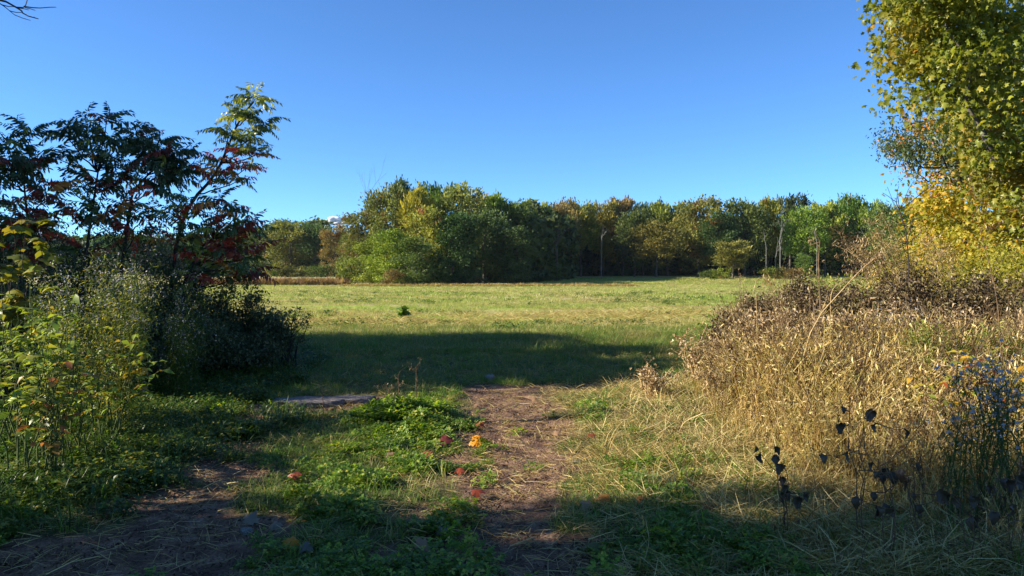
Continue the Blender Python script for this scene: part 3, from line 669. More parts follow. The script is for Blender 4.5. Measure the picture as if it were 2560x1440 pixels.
# clouds low over the trees
m, nt, N, L = newmat('cloud_white')
p = N.new('ShaderNodeBsdfPrincipled'); p.inputs['Base Color'].default_value = (.95, .95, .96, 1); p.inputs['Roughness'].default_value = 1; p.inputs['Specular IOR Level'].default_value = 0
t_ = N.new('ShaderNodeBsdfTranslucent'); t_.inputs[0].default_value = (.85, .88, .92, 1); mx = N.new('ShaderNodeMixShader'); mx.inputs[0].default_value = .45
o_ = N.new('ShaderNodeOutputMaterial'); L.new(p.outputs[0], mx.inputs[1]); L.new(t_.outputs[0], mx.inputs[2]); L.new(mx.outputs[0], o_.inputs[0]); M_cloud = m
def cloud(px, py, wpx, hpx, d, label, nb=26):
    import bmesh
    bm = bmesh.new(); c = P(px, py, d); W = wpx / F * d; Hh = hpx / F * d
    for i in range(nb):
        u = R.uniform(-.5, .5); hgt = (1 - (2 * u) ** 2)
        r = Hh * R.uniform(.16, .34) * (.5 + hgt * .6); z = R.uniform(0, 1) * Hh * hgt * .7
        bmesh.ops.create_icosphere(bm, subdivisions=3, radius=r, matrix=Matrix.Translation((c[0] + u * W, c[1] + R.normal(0, W * .1), c[2] - Hh * .5 + z)) @ Matrix.Diagonal((1.6, 1.3, .8, 1)))
    for v in bm.verts:
        q = v.co; s = Hh * .12
        v.co.z += s * (float(vnoise(q.x / s * .35, q.z / s * .5, 3)) - .5); v.co.x += s * (float(vnoise(q.z / s * .5, q.x / s * .4, 8)) - .5)
    me = bpy.data.meshes.new('cloud'); bm.to_mesh(me); bm.free(); me.materials.append(M_cloud)
    me.polygons.foreach_set('use_smooth', np.ones(len(me.polygons), bool))
    return tag(put('cloud', me), label, 'cloud', 'low clouds over the woods')
cloud(838, 548, 62, 24, 6500, 'small white puff of cloud above the crimson topped tree')
cloud(345, 592, 150, 50, 7000, 'white cloud bank shining low between the sumac stems')
cloud(60, 580, 160, 60, 7200, 'white cloud bank behind the vine covered sumac edge')

# ------------------------------------------------------------------ unseen neighbours that shade the place, some added to deepen near shade
SH = 'trees of the hedgerow beside the path outside the picture'
for (x, y, h, w, kd, lab) in [(-16, 10.5, 9.4, 5.2, 'skirt', 'hedgerow tree nearest the lit gap on the sunny side'), (-17, 13.2, 9.8, 5.2, 'skirt2', 'hedgerow tree two along from the lit gap'),
                     (-17, 15.2, 9.4, 4.6, 'skirt', 'hedgerow tree at the field end of the row'), (-14.2, 14.2, 7.6, 4.4, 'skirt2', 'lower hedgerow tree before the field end'),
                     (-13, 10.7, 7.8, 4.4, 'skirt', 'lower hedgerow tree behind the sumac'),
                     (-12, .95, 12.5, 5.2, 'skirt', 'tall tree shading the near end of the path'), (-15.5, .4, 14.5, 5.6, 'skirt2', 'tall unseen tree added by the path to thicken its near shade'),
                     (-8, 3.4, 3.8, 3.4, 'skirt2', 'small bushy unseen tree added to shade the near corner of the bank'), (-9, -4.3, 11, 5, 'skirt', 'broad tree behind the viewer closer to the path'), (-19, -.2, 16, 6, 'skirt2', 'tall outer tree of the shading row')]:
    cr, tr, rx = PRO[kd]; o = thing('hedgerow_tree', lab, 'tree', (x, y, 0), R.random() * 6, SH)
    o.scale = (w / 2 / rx, w / 2 / rx, h / HT); put('trunk', tr, o); put('crown', cr, o, color=GREEN + (1.3,))


# ------------------------------------------------------------------ shrubs and brambles
def shrub(name, label, cat, x, y, r, h, n, mat, stem, shape=LENS, size=.05, ns=14, group=None, ry=None, top=.5, droop=0., fmat=None):
    h *= 1.13 if mat in (M_dead, M_deaddk) else 1; gz = float(H(x, y)); o = thing(name, label, cat, (x, y, gz - .02), R.random() * 6.28, group)
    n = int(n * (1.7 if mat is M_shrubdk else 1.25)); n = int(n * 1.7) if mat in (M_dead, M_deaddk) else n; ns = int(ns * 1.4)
    ry = ry or r; sb = MB(); tips = []
    for i in range(ns):
        a = R.random() * 6.28; q = math.sqrt(R.random()); e = (r * q * math.cos(a), ry * q * math.sin(a), h * (1 - top * q * q) * R.uniform(.7, 1.0))
        pth = branch_path((R.normal(0, r * .15), R.normal(0, r * .15), 0), e, 7, .08, -.12)
        sb.tube(pth, np.linspace(.012, .003, 7), 4, .5); tips.append(pth)
        for j in range(5):
            t = R.uniform(.35, .95); k = int(t * 6); p0 = pth[k]; d = norm(R.normal(0, 1, 3) + (0, 0, .5)); L = R.uniform(.15, .4) * h * .5
            pp = branch_path(p0, p0 + d * L, 5, .1); sb.tube(pp, np.linspace(.005, .002, 5), 3, .5); tips.append(pp)
    sb.build('stems', stem, o)
    tp = np.concatenate([t[len(t) // 3:] for t in tips]); idx = R.integers(0, len(tp), n)
    p = tp[idx] + R.normal(0, .055 * (r + h) * .6, (n, 3)); p = p[p[:, 2] > .02]; n = len(p)
    d = norm(rdir(n) + (0, 0, -droop)); fb = MB(); tv, tf = shape
    v = np.clip(.5 * R.random(len(tp))[idx[:n]] + .5 * R.random(n), 0, 1)
    fb.stamp(tv, tf, p, basis(d, None, size * R.uniform(.5, 1.3, n), R.normal(0, .9, n)), v)
    f = fb.build('foliage', mat, o); f['kind'] = 'stuff'
    return o
CURL = lens(.45, .28, .35)
DS = 'dark shrubs crowded under the sumac'
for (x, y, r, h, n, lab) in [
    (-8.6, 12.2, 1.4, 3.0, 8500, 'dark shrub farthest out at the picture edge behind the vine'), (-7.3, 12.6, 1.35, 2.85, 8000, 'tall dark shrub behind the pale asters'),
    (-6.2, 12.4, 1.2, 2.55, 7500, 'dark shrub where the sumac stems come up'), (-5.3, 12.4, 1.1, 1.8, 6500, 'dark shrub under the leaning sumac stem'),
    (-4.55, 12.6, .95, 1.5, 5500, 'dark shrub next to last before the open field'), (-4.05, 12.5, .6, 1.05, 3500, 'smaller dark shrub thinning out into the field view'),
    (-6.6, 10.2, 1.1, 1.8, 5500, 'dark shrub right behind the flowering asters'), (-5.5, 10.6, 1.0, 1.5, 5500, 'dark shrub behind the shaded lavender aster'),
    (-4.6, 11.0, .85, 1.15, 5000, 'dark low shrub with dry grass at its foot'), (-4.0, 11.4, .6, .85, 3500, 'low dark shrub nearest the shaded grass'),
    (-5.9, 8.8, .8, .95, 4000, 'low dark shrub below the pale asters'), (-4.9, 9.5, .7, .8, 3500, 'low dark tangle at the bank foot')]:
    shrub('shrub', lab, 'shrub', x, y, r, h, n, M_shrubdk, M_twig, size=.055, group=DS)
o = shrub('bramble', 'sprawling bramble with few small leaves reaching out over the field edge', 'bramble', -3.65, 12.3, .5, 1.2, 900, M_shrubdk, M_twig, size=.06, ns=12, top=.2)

DB = 'dead leafy brambles topping the thicket'
for (x, y, r, h, n, lab) in [
    (3.5, 10.9, .75, 1.12, 3600, 'dark bramble at the field end of the thicket'), (4.4, 11.3, .8, 1.32, 4200, 'dark withered bramble under the nodding grass head'),
    (5.4, 10.8, .85, 1.36, 4200, 'dark withered bramble below the green grass blades'), (6.4, 10.4, .85, 1.40, 4200, 'dark withered bramble below the bare black stalk'),
    (7.3, 9.6, .85, 1.46, 4200, 'dark withered bramble by the tall tan stalk'), (5.0, 13.0, .9, 1.46, 3600, 'dark bramble behind the reed plume'),
    (6.7, 12.8, .9, 1.52, 3600, 'dark bramble below the golden brown stalks'), (8.4, 11.8, .95, 1.58, 3800, 'dark bramble below the yellow bushes')]:
    shrub('dead_bramble', lab, 'bramble', x, y, r, h, n, M_deaddk, M_brownstem, shape=CURL, size=.062, group=DB, droop=.3, top=.3)
DL = 'tan leaved withered plants on the thicket'
for (x, y, r, h, n, lab) in [
    (2.75, 9.2, .45, .85, 800, 'withered tan leaved plant at the thicket corner by the shaded grass'), (3.3, 9.7, .55, 1.05, 2200, 'withered tan leaved plant second from the thicket corner'),
    (3.95, 9.7, .6, 1.12, 2600, 'pale brown curled leaf plant over the golden stems'), (4.6, 9.5, .6, 1.15, 2600, 'pale brown curled leaf plant below the green blades'),
    (5.3, 9.2, .6, 1.12, 2200, 'brown curled leaf plant by the white asters'), (6.3, 8.7, .6, 1.22, 2200, 'brown curled leaf plant beneath the tall stalk'),
    (2.35, 8.6, .3, .55, 130, 'sparse brown seeding plant low at the thicket edge'), (1.75, 9.3, .35, .45, 90, 'brown twiggy plant leaning out over the path edge'),
    (2.6, 10.5, .4, .8, 300, 'thin brown plant in the shadow at the thicket edge')]:
    shrub('withered_plant', lab, 'dead plant', x, y, r, h, n, M_dead, M_tan, shape=CURL, size=.06, group=DL, droop=.4, top=.25)
GO = 'yellowing goldenrods in the thicket'
for (x, y, r, h, n, lab) in [(4.35, 8.0, .42, 1.05, 2600, 'yellow green goldenrod amid the brown leaves'), (4.95, 8.1, .42, 1.12, 2600, 'yellow green goldenrod beside the tall tan stalk'),
    (5.5, 7.9, .4, 1.08, 2400, 'yellow green goldenrod close to the picture edge'), (4.6, 7.0, .38, .85, 1800, 'lower goldenrod above the blue asters'), (5.1, 6.3, .4, .8, 1800, 'low goldenrod behind the blue asters')]:
    shrub('goldenrod', lab, 'goldenrod', x, y, r, h, n, M_goldrod, M_tan, shape=LENSN, size=.055, group=GO, top=.2)
o = shrub('green_bramble', 'small green leaved bramble at the field end of the thicket', 'bramble', 3.05, 11.6, .5, .95, 1500, M_clover, M_twig, size=.06)

# golden stems of the thicket
def stems(n, h, spread, mat, lean=.16, leaves=5):
    mb = MB()
    for i in range(n):
        a = R.random() * 6.28; r = spread * math.sqrt(R.random()); b = R.random() * 6.28; L = h * R.uniform(.6, 1.05); k = R.uniform(.02, .45) * L * (2.2 if R.random() < .15 else 1)
        t = np.linspace(0, 1, 6); q = np.stack([r * math.cos(a) + k * math.cos(b) * t ** 2, r * math.sin(a) + k * math.sin(b) * t ** 2, L * (t - .12 * t ** 3)], -1)
        w = .0062 * (1 - .5 * t)[:, None] * np.array((math.cos(b + 1.2), math.sin(b + 1.2), 0)); v = R.random()
        V = np.concatenate([q - w, q + w]); f = [(j, j + 1, 7 + j, 6 + j) for j in range(5)]
        mb.add(V, f, v)
        w2 = w[:, [1, 0, 2]] * (-1, 1, 1); V = np.concatenate([q - w2, q + w2]); mb.add(V, f, v)
        m = R.integers(0, leaves + 1)
        if m:
            tt = R.uniform(.25, 1, m); p = np.stack([np.interp(tt, t, q[:, c]) for c in range(3)], -1)
            mb.stamp(*LENSN, p, basis(rdir(m, (0, 0, -.3)), None, R.uniform(.03, .10, m), R.random(m) * 6))
    return mb.mesh('stems', mat)
x, y = wedge(30000, 3.9, 21, 1.2, .5); k = x > thx(y) + R.normal(0, .12, len(x)); x, y = x[k], y[k]
k = R.random(len(x)) < np.where(y < 9, .95, .6); x, y = x[k], y[k]
hh = np.interp(y, [3.9, 5, 6.2, 7.6, 8.6, 12, 21], [.40, .52, .70, .98, 1.14, 1.16, 1.0]) * (.45 + .55 * sstep(0, .55, x - thx(y))) * (.8 + .4 * fbm(x * 1.3, y * 1.3, 81))
scatter('thicket_grass', 'golden dead stems packed upright in the thicket beside the path', [stems(6, 1.0, .11, M_thick, leaves=7) for _ in range(8)] + [stems(4, 1.12, .12, M_dead, leaves=14)], on(x, y, -.02), R.random(len(x)) * 6.28, hh, .12)
x, y = wedge(26000, 3.9, 11, .6, .6); k = (x > thx(y) - 1.15 - .3 * fbm(x, y, 7)) & (R.random(len(x)) < .25 + .75 * sstep(-1.1, .1, x - thx(y))); x, y = x[k], y[k]
scatter('matted_grass', 'matted straw and green grass sloping from the thicket to the path', [litter(16, .09, M_thick, .22, .022, .35) for _ in range(3)] + [tuft(14, .2, .07, M_grass, .03, 1.1, .6), tuft(12, .3, .06, M_thick, .02, 1.0, .7)],
        on(x, y), R.random(len(x)) * 6.28, R.uniform(.6, 1.25, len(x)), .15)

# flowering asters
def aster(label, x, y, h, r, nf, mat, group, n=9, fs=.019):
    gz = float(H(x, y)); o = thing('aster', label, 'aster', (x, y, gz - .02), R.random() * 6, group); sb = MB(); fp = []
    for i in range(n):
        a = R.random() * 6.28; q = math.sqrt(R.random()) * r; pth = branch_path((R.normal(0, .05), R.normal(0, .05), 0), (q * math.cos(a), q * math.sin(a), h * R.uniform(.75, 1)), 7, .05, -.05)
        sb.tube(pth, np.linspace(.006, .002, 7), 4, .5)
        for j in range(16 if n > 6 else 7):
            p0 = pth[R.integers(2, 7) if n > 6 else R.integers(5, 7)]; e = p0 + norm(R.normal(0, 1, 3) + (0, 0, .9)) * R.uniform(.08, .22); pp = branch_path(p0, e, 4, .08); sb.tube(pp, [.002, .0018, .0015, .001], 3, .5); fp += [e, pp[2]]
    sb.build('stems', M_tan if x > 0 and mat is M_blossom else M_weedstem, o); fp = np.array(fp); nf = int(nf * 1.3); c = fp[R.integers(0, len(fp), nf)] + R.normal(0, .025, (nf, 3))
    fb = MB(); nm = norm(R.normal(0, .6, (nf, 3)) + (0, 0, .8))
    a0 = R.random(nf) * 6; nf_ = nf
    t = np.arange(8) / 8 * 2 * PI; ring = np.stack([np.cos(t) * np.where(np.arange(8) % 2, .55, 1), np.sin(t) * np.where(np.arange(8) % 2, .55, 1), np.full(8, .12)], -1)
    tv = np.concatenate([ring, [(0, 0, 0)]]); tf = [np.array([(i, (i + 1) % 8, 8) for i in range(8)])]
    side = norm(np.cross(nm, R.normal(size=(nf, 3)))); M = np.stack([side, np.cross(nm, side), nm], -1) * (fs * .5 * R.uniform(.7, 1.3, nf))[:, None, None]
    fb.stamp(tv, tf, c, M); f = fb.build('blossoms', mat, o); f['kind'] = 'stuff'
    nf = nf; lb = MB(); m = 2600 if mat is M_blossom or n > 6 else 260; tp = fp[R.integers(0, len(fp), m)] * R.uniform(.5, 1, (m, 1)) + R.normal(0, .04, (m, 3))
    lb.stamp(*LENSN, tp, basis(rdir(m), None, R.uniform(.025, .06, m))); f = lb.build('foliage', M_goldrod if mat is M_blossom else M_weed, o); f['kind'] = 'stuff'
M_weedstem = barkmat('green_stem', (.05, .07, .02), (.10, .13, .04), 40)
AS = 'asters in flower below the sumac'
for (px, py, d, r, nf, lab) in [(170, 655, 7.6, .30, 420, 'pale aster with the tallest head, nearest the leafy yellow green shrubs'), (245, 660, 7.4, .32, 460, 'pale white aster in the middle of the sunlit clump'),
    (300, 690, 7.3, .30, 420, 'pale aster with yellowing stems on the inner side of the clump'), (130, 740, 7.0, .25, 240, 'lower pale aster tucked beside the yellow green leaves'),
    (250, 600, 9.0, .35, 300, 'farther pale aster reaching up to the sumac leaves'), (330, 620, 9.2, .3, 260, 'farther pale aster beside the thin dry stalks')]:
    p = P(px, py, d); aster(lab, p[0], p[1], p[2] + .02, r, nf, M_blossom, AS)
for (px, py, d, r, nf, lab) in [(468, 690, 9.8, .26, 420, 'lavender aster standing in deep shade before the dark shrubs'), (440, 790, 9.2, .22, 240, 'low lavender aster just in front of the shaded tall one')]:
    p = P(px, py, d); aster(lab, p[0], p[1], p[2] + .02, r, nf, M_blue, 'lavender asters in the shade')
p = P(2255, 765, 8.9); aster('white aster half sunk among the brown leaves of the thicket', p[0], p[1], p[2], .3, 420, M_blossom, None)
for (px, py, d, r, nf, lab) in [(2450, 910, 4.7, .15, 110, 'blue aster cluster on the outer side nearest the golden stems'), (2540, 880, 4.6, .15, 110, 'blue aster tallest at the picture edge'),
    (2500, 975, 4.4, .12, 80, 'blue aster in front of the tallest one'), (2400, 1065, 4.5, .08, 30, 'lowest blue aster below the red leaf')]:
    p = P(px, py, d); aster(lab, p[0], p[1], p[2], r, nf, M_blue, 'blue asters at the near end of the thicket', 6, .026)

# ------------------------------------------------------------------ leafy plants whose leaves can be told apart
def leafy(name, label, cat, x, y, h, r, nst, nl, shape, size, cols, stem, group=None, hang=.2, lean=(0, 0), leafmatl=None, zmin=.25, opp=True):
    gz = float(H(x, y)); o = thing(name, label, cat, (x, y, gz - .02), 0, group); sb = MB(); pts = []
    for i in range(nst):
        a = R.random() * 6.28; q = math.sqrt(R.random()) * r; pth = branch_path((R.normal(0, r * .2), R.normal(0, r * .2), 0), (q * math.cos(a) + lean[0], q * math.sin(a) + lean[1], h * R.uniform(.7, 1)), 9, .05, -.06)
        sb.tube(pth, np.linspace(.004 if cat == 'dead plant' else .008, .002, 9), 4, .5); pts.append(pth)
        for j in range(3):
            k = R.integers(3, 8); pp = branch_path(pth[k], pth[k] + norm(R.normal(0, 1, 3) * (1, 1, .4) + (0, 0, .3)) * R.uniform(.12, .35) * min(h, 1.2), 5, .06, .1); sb.tube(pp, np.linspace(.004, .0015, 5), 3, .5); pts.append(pp)
    sb.build('stem', stem, o)
    mes = []
    for c in range(3):
        fb = MB(); tv, tf = shape; tv = tv.copy(); tv[:, 2] += R.normal(0, .03, len(tv)); fb.add(tv, tf[0], .3 + .2 * c); mes.append(fb.mesh('leaf', leafmatl or M_any))
    n = 0
    while n < nl:
        pth = pts[R.integers(0, len(pts))]; t = R.uniform(.2, 1); k = t * (len(pth) - 1); i0 = int(min(k, len(pth) - 2)); p = pth[i0] + (pth[i0 + 1] - pth[i0]) * (k - i0)
        if p[2] < zmin * h: continue
        a = R.random() * 6.28
        for b in ((a, a + PI) if opp else (a,)):
            d = norm(np.array((math.cos(b), math.sin(b), R.normal(-hang, .25))))[None]
            M = basis(d, None, 1.0, R.normal(0, .4, 1))[0]
            l = put('leaf', mes[R.integers(0, 3)], o, color=cols[R.integers(0, len(cols))]); l.matrix_local = Matrix.LocRotScale(Vector(p), Matrix(M.tolist()).to_quaternion(), Vector((1, 1, 1)) * size * R.uniform(.55, 1.15)); n += 1
    return o
YG = [(.22, .30, .04), (.30, .36, .045), (.16, .24, .03), (.38, .36, .05), (.25, .32, .04)]
LS = 'yellow green leafy shrubs at the near end of the bank'
OV = lens(.5, .07, .2)
for (px, py, d, r, nl, cols, lab) in [(20, 640, 6.4, .40, 170, YG, 'tallest yellow green leafy shrub at the picture edge'), (95, 690, 6.0, .36, 190, YG, 'yellow green leafy shrub with sunlit tips beside the asters'),
    (60, 790, 5.6, .36, 170, YG, 'shorter yellow green leafy shrub in front of the tallest one'), (170, 800, 6.2, .32, 150, YG + [(.36, .26, .03)], 'low yellow leaved shrub beneath the pale asters'),
    (270, 820, 6.8, .30, 140, YG + [(.40, .30, .03), (.3, .2, .03)], 'low shrub with many yellow leaves under the aster clump'), (120, 880, 5.6, .22, 60, [(.35, .13, .04), (.3, .18, .04), (.14, .17, .03)], 'small shrub with reddish orange leaves low on the bank')]:
    p = P(px, py, d); leafy('leafy_shrub', lab, 'shrub', p[0], p[1], p[2], r, 9, int(nl * 1.7), OV, .095, cols, M_weedstem, LS)
VN = [(.16, .17, .02), (.22, .22, .025), (.12, .15, .02), (.30, .24, .03)]
for (px, py, d, lab) in [(10, 400, 7.6, 'vine with broad yellowish leaves climbing highest at the picture edge'), (60, 600, 7.8, 'vine with broad green leaves hanging over the bank below the sumac')]:
    p = P(px, py, d); leafy('vine', lab, 'vine', p[0] - .1, p[1], p[2], .5, 7, 120, MAPL, .15, VN, M_twig, 'broad leaved vines at the picture edge', .6, zmin=.4)
YV = [(.42, .34, .04), (.34, .34, .05), (.26, .30, .04), (.48, .28, .03), (.40, .10, .03)]
for (px, py, d, lab) in [(2330, 860, 6.2, 'creeper with yellow and lime leaves threaded through the golden stems'), (2440, 830, 6.3, 'creeper with yellow and orange leaves behind the blue asters'), (2520, 820, 6.5, 'yellow leaved creeper at the picture edge above the asters')]:
    p = P(px, py, d); leafy('creeper', lab, 'creeper', p[0], p[1], p[2], .35, 5, 80, OV, .10, YV, M_brownstem, 'yellow leaved creepers in the thicket')
BK = 'plants with dry hanging leaves coloured dark for shade before the thicket'
BKL = crumpled(3)
for (px, py, d, nl, r, h0, lab) in [(1965, 1085, 4.5, 17, .08, 0, 'stalk hung with dark dry leaves, standing closest to the path'), (2150, 970, 4.3, 8, .09, 0, 'stalk with three black curled leaves spread near its top'),
    (2225, 1080, 4.1, 12, .12, 0, 'stalk with the biggest round black leaf'), (2310, 1120, 4.2, 9, .12, 0, 'thin stalk with a few small black leaves'),
    (2440, 1150, 4.0, 13, .16, 0, 'stalk with brown black leaves below the blue asters'), (2540, 1060, 4.0, 13, .16, 0, 'dark leaved stalk at the picture edge')]:
    p = P(px, py, d); leafy('dark_leaf_plant', lab, 'dead plant', p[0], p[1], p[2], r, 3, nl, BKL, .062, [(1, 1, 1)], M_brownstem, BK, 1.2, leafmatl=M_black, zmin=.45, opp=False)
p = P(1012, 778, 24.5); leafy('leafy_plant', 'lone plant with large round green leaves out on the field edge', 'plant', p[0], p[1], .55, .22, 5, 26, MAPL, .26, [(.12, .22, .03), (.05, .12, .02)], M_weedstem)
for (px, py, d, lab) in [(1880, 1330, 4.25, 'small bright green sapling with opposite leaves at the shadow edge'), (1600, 1310, 4.5, 'small dark green leafy plant beside the bent grass stalk')]:
    p = P(px, py, d); leafy('seedling', lab, 'seedling', p[0], p[1], p[2] + .02, .10, 5, 60, OV, .045, [(.13, .22, .03), (.16, .26, .04)], M_weedstem, 'seedlings at the near shadow edge')

# ------------------------------------------------------------------ sumac
def frond_mesh(n, L, droop, arch):
    mb = MB(); t = np.linspace(0, 1, 9); q = np.stack([0 * t, L * (t - .10 * t * t), L * arch * (.55 * t - t * t)], -1); mb.tube(q, np.linspace(.0035, .0012, 9), 3, .2)
    tt = np.linspace(.16, .97, n); p = np.stack([np.interp(tt, t, q[:, c]) for c in range(3)], -1); ll = L * .27 * np.sin(PI * (.22 + .62 * tt)) ** .8
    tv, tf = (np.array([(0, 0, 0), (-.14, .38, .03), (.14, .38, .03), (-.11, .72, -.06), (.11, .72, -.06), (.03, 1.02, -.2)]), [np.array([(0, 2, 1), (1, 2, 3), (2, 4, 3), (3, 4, 5)])])
    for s in (-1, 1):
        d = np.stack([np.full(n, s * 1.), .38 + R.normal(0, .2, n), -droop + R.normal(0, .35, n)], -1)
        mb.stamp(tv, tf, p, basis(d, None, ll * R.uniform(.75, 1.15, n), R.normal(0, .6, n)), R.random(n))
    mb.stamp(tv, tf, p[-1:], basis(np.array([(0, 1, -.8)]), None, ll[-1:] * 1.1))
    return mb.mesh('leaf', M_sumac)
FR = [frond_mesh(11, .56, 1.0, .7), frond_mesh(12, .62, 1.5, .9), frond_mesh(12, .64, .8, .5), frond_mesh(10, .52, 1.9, 1.1), frond_mesh(11, .58, 1.2, .8)]
DKG, DG2, MAR, RD, ORR, YGR = (.055, .095, .04), (.085, .13, .035), (.22, .045, .03), (.46, .06, .03), (.58, .24, .04), (.28, .30, .04)
def sumac(label, stem_px, tips, plume=False):
    """stem_px: trunk line as (px, py, d); tips: (px, py, d, fronds)"""
    pth = np.array([P(*q) for q in stem_px]); gz = float(H(pth[0][0], pth[0][1])); pth[0][2] = gz
    o = thing('sumac', label, 'sumac', tuple(pth[0]), 0, 'sumacs standing together on the bank'); base = pth[0].copy()
    t = np.linspace(0, 1, len(pth)); tt = np.linspace(0, 1, 16); fine = np.stack([np.interp(tt, t, pth[:, c]) for c in range(3)], -1); fine[1:-1] = (fine[:-2] + fine[1:-1] + fine[2:]) / 3
    sb = MB(); sb.tube(fine - base, np.linspace(.035, .012, 16), 6, .5)
    if not plume:                                # inner tiers that close the crown
        xs = [q[0] for q in tips]; ys = [q[1] for q in tips]
        tips = tips + [(R.uniform(min(xs), max(xs)), R.uniform(min(ys) + 45, 650), tips[0][2] + R.uniform(-.5, .6), 7) for _ in range(15 - len(tips))]
    tips = [(a_, b_, d_, n_ + (2 if not plume else 4)) for a_, b_, d_, n_ in tips]
    for (px, py, d, nf) in tips:
        e = P(px, py, d); dist = np.linalg.norm(fine - e, axis=1) + np.where(fine[:, 2] > e[2] - .12, 5, 0) - .35 * (fine[:, 2] - base[2]); k = int(np.argmin(dist))
        bp = branch_path(fine[k] - base, e - base, 7, .05, .06); sb.tube(bp, np.linspace(.014, .007, 7), 5, .5)
        ax = norm(bp[-1] - bp[-3] + (0, 0, .15)); a0 = R.random() * 6.28
        for j in range(nf):
            a = a0 + j * 2.4; el = R.uniform(-.25, 1.15) if not plume else R.uniform(-.1, .9)
            dr = np.array((math.cos(a) * math.cos(el), math.sin(a) * math.cos(el), math.sin(el)))
            M = basis(dr[None], None, 1., R.normal(0, .55, 1))[0]
            low = el < .12; u = R.random()
            zrel = (e[2] - 1.6) / 2.6
            if plume and zrel > .75: col = YGR if u < .45 else DG2
            elif plume: col = (RD if u < .3 else ORR if u < .5 else YGR if u < .75 else DG2)
            elif zrel > .75: col = DKG if u < .75 else (YGR if u < .87 else MAR)
            elif zrel > .4: col = (RD if u < .13 else MAR if u < .25 else ORR if u < .31 else DKG if u < .9 else YGR) if low else (MAR if u < .1 else RD if u < .15 else DKG)
            else: col = (RD if u < .14 else MAR if u < .38 else ORR if u < .46 else YGR if u < .55 else DG2)
            f = put('leaf', FR[R.integers(0, 5)], o, color=tuple(np.array(col) * R.uniform(.8, 1.2)))
            f.matrix_local = Matrix.LocRotScale(Vector(bp[-1 - (j % 3 == 2)]), Matrix(M.tolist()).to_quaternion(), Vector((1, 1, 1)) * (R.uniform(.7, 1.0) if not plume else R.uniform(.55, .8)))
    sb.build('trunk', M_twig, o, True)
sumac('sumac tree with low crown reaching the picture edge', [(60, 930, 11.3), (50, 700, 11.3), (70, 560, 11.4), (60, 460, 11.4)],
      [(15, 360, 11.3, 7), (75, 345, 11.6, 7), (20, 440, 11.1, 7), (95, 430, 11.5, 7), (40, 520, 11.3, 7), (110, 500, 11.2, 7), (20, 580, 11.4, 6), (90, 570, 11.7, 6)])
sumac('sumac tree with the highest dark rounded crown', [(215, 930, 11.8), (200, 760, 11.8), (225, 560, 11.8), (245, 430, 11.9)],
      [(170, 345, 11.7, 8), (215, 320, 12.0, 8), (265, 312, 11.8, 8), (300, 345, 12.0, 8), (150, 400, 11.6, 7), (225, 390, 11.8, 8), (290, 410, 11.6, 7), (170, 470, 11.9, 7), (240, 470, 11.6, 7), (190, 540, 11.7, 7), (255, 545, 11.8, 7)])
sumac('sumac tree with red lower leaves on an open forked crown', [(335, 930, 12.2), (290, 760, 12.2), (320, 560, 12.2), (329, 479, 12.2), (385, 422, 12.3)],
      [(345, 345, 12.2, 8), (395, 352, 12.3, 8), (430, 385, 12.1, 7), (360, 400, 12.0, 7), (440, 440, 12.3, 7), (390, 470, 12.1, 6), (310, 520, 12.0, 7), (360, 540, 12.2, 7), (465, 410, 12.3, 7)])
sumac('long leaning sumac ending in a tall yellow green plume', [(420, 930, 12.6), (430, 640, 12.6), (468, 510, 12.6), (534, 448, 12.6), (565, 381, 12.6), (596, 299, 12.6), (634, 255, 12.6)],
      [(636, 250, 12.6, 8), (622, 290, 12.5, 7), (590, 290, 12.7, 7), (655, 315, 12.6, 6), (570, 335, 12.5, 6), (625, 350, 12.7, 7), (600, 385, 12.5, 6), (645, 385, 12.6, 5), (545, 400, 12.7, 5), (610, 425, 12.6, 6), (560, 430, 12.5, 6), (590, 455, 12.7, 5)], True)
sumac('low spreading sumac of the outer edge facing the field', [(470, 930, 12.0), (455, 720, 12.0), (500, 620, 12.0), (540, 590, 12.0)],
      [(430, 545, 12.0, 7), (490, 520, 12.1, 7), (545, 510, 12.0, 7), (590, 540, 12.1, 7), (620, 575, 12.0, 7), (560, 585, 11.9, 7), (500, 590, 12.1, 7), (440, 610, 11.9, 6), (600, 625, 12.0, 7), (540, 640, 11.9, 6), (630, 640, 12.1, 5), (480, 650, 12.2, 6), (620, 690, 12.0, 5), (560, 690, 12.1, 6), (500, 700, 12.1, 6), (600, 660, 11.9, 6)])

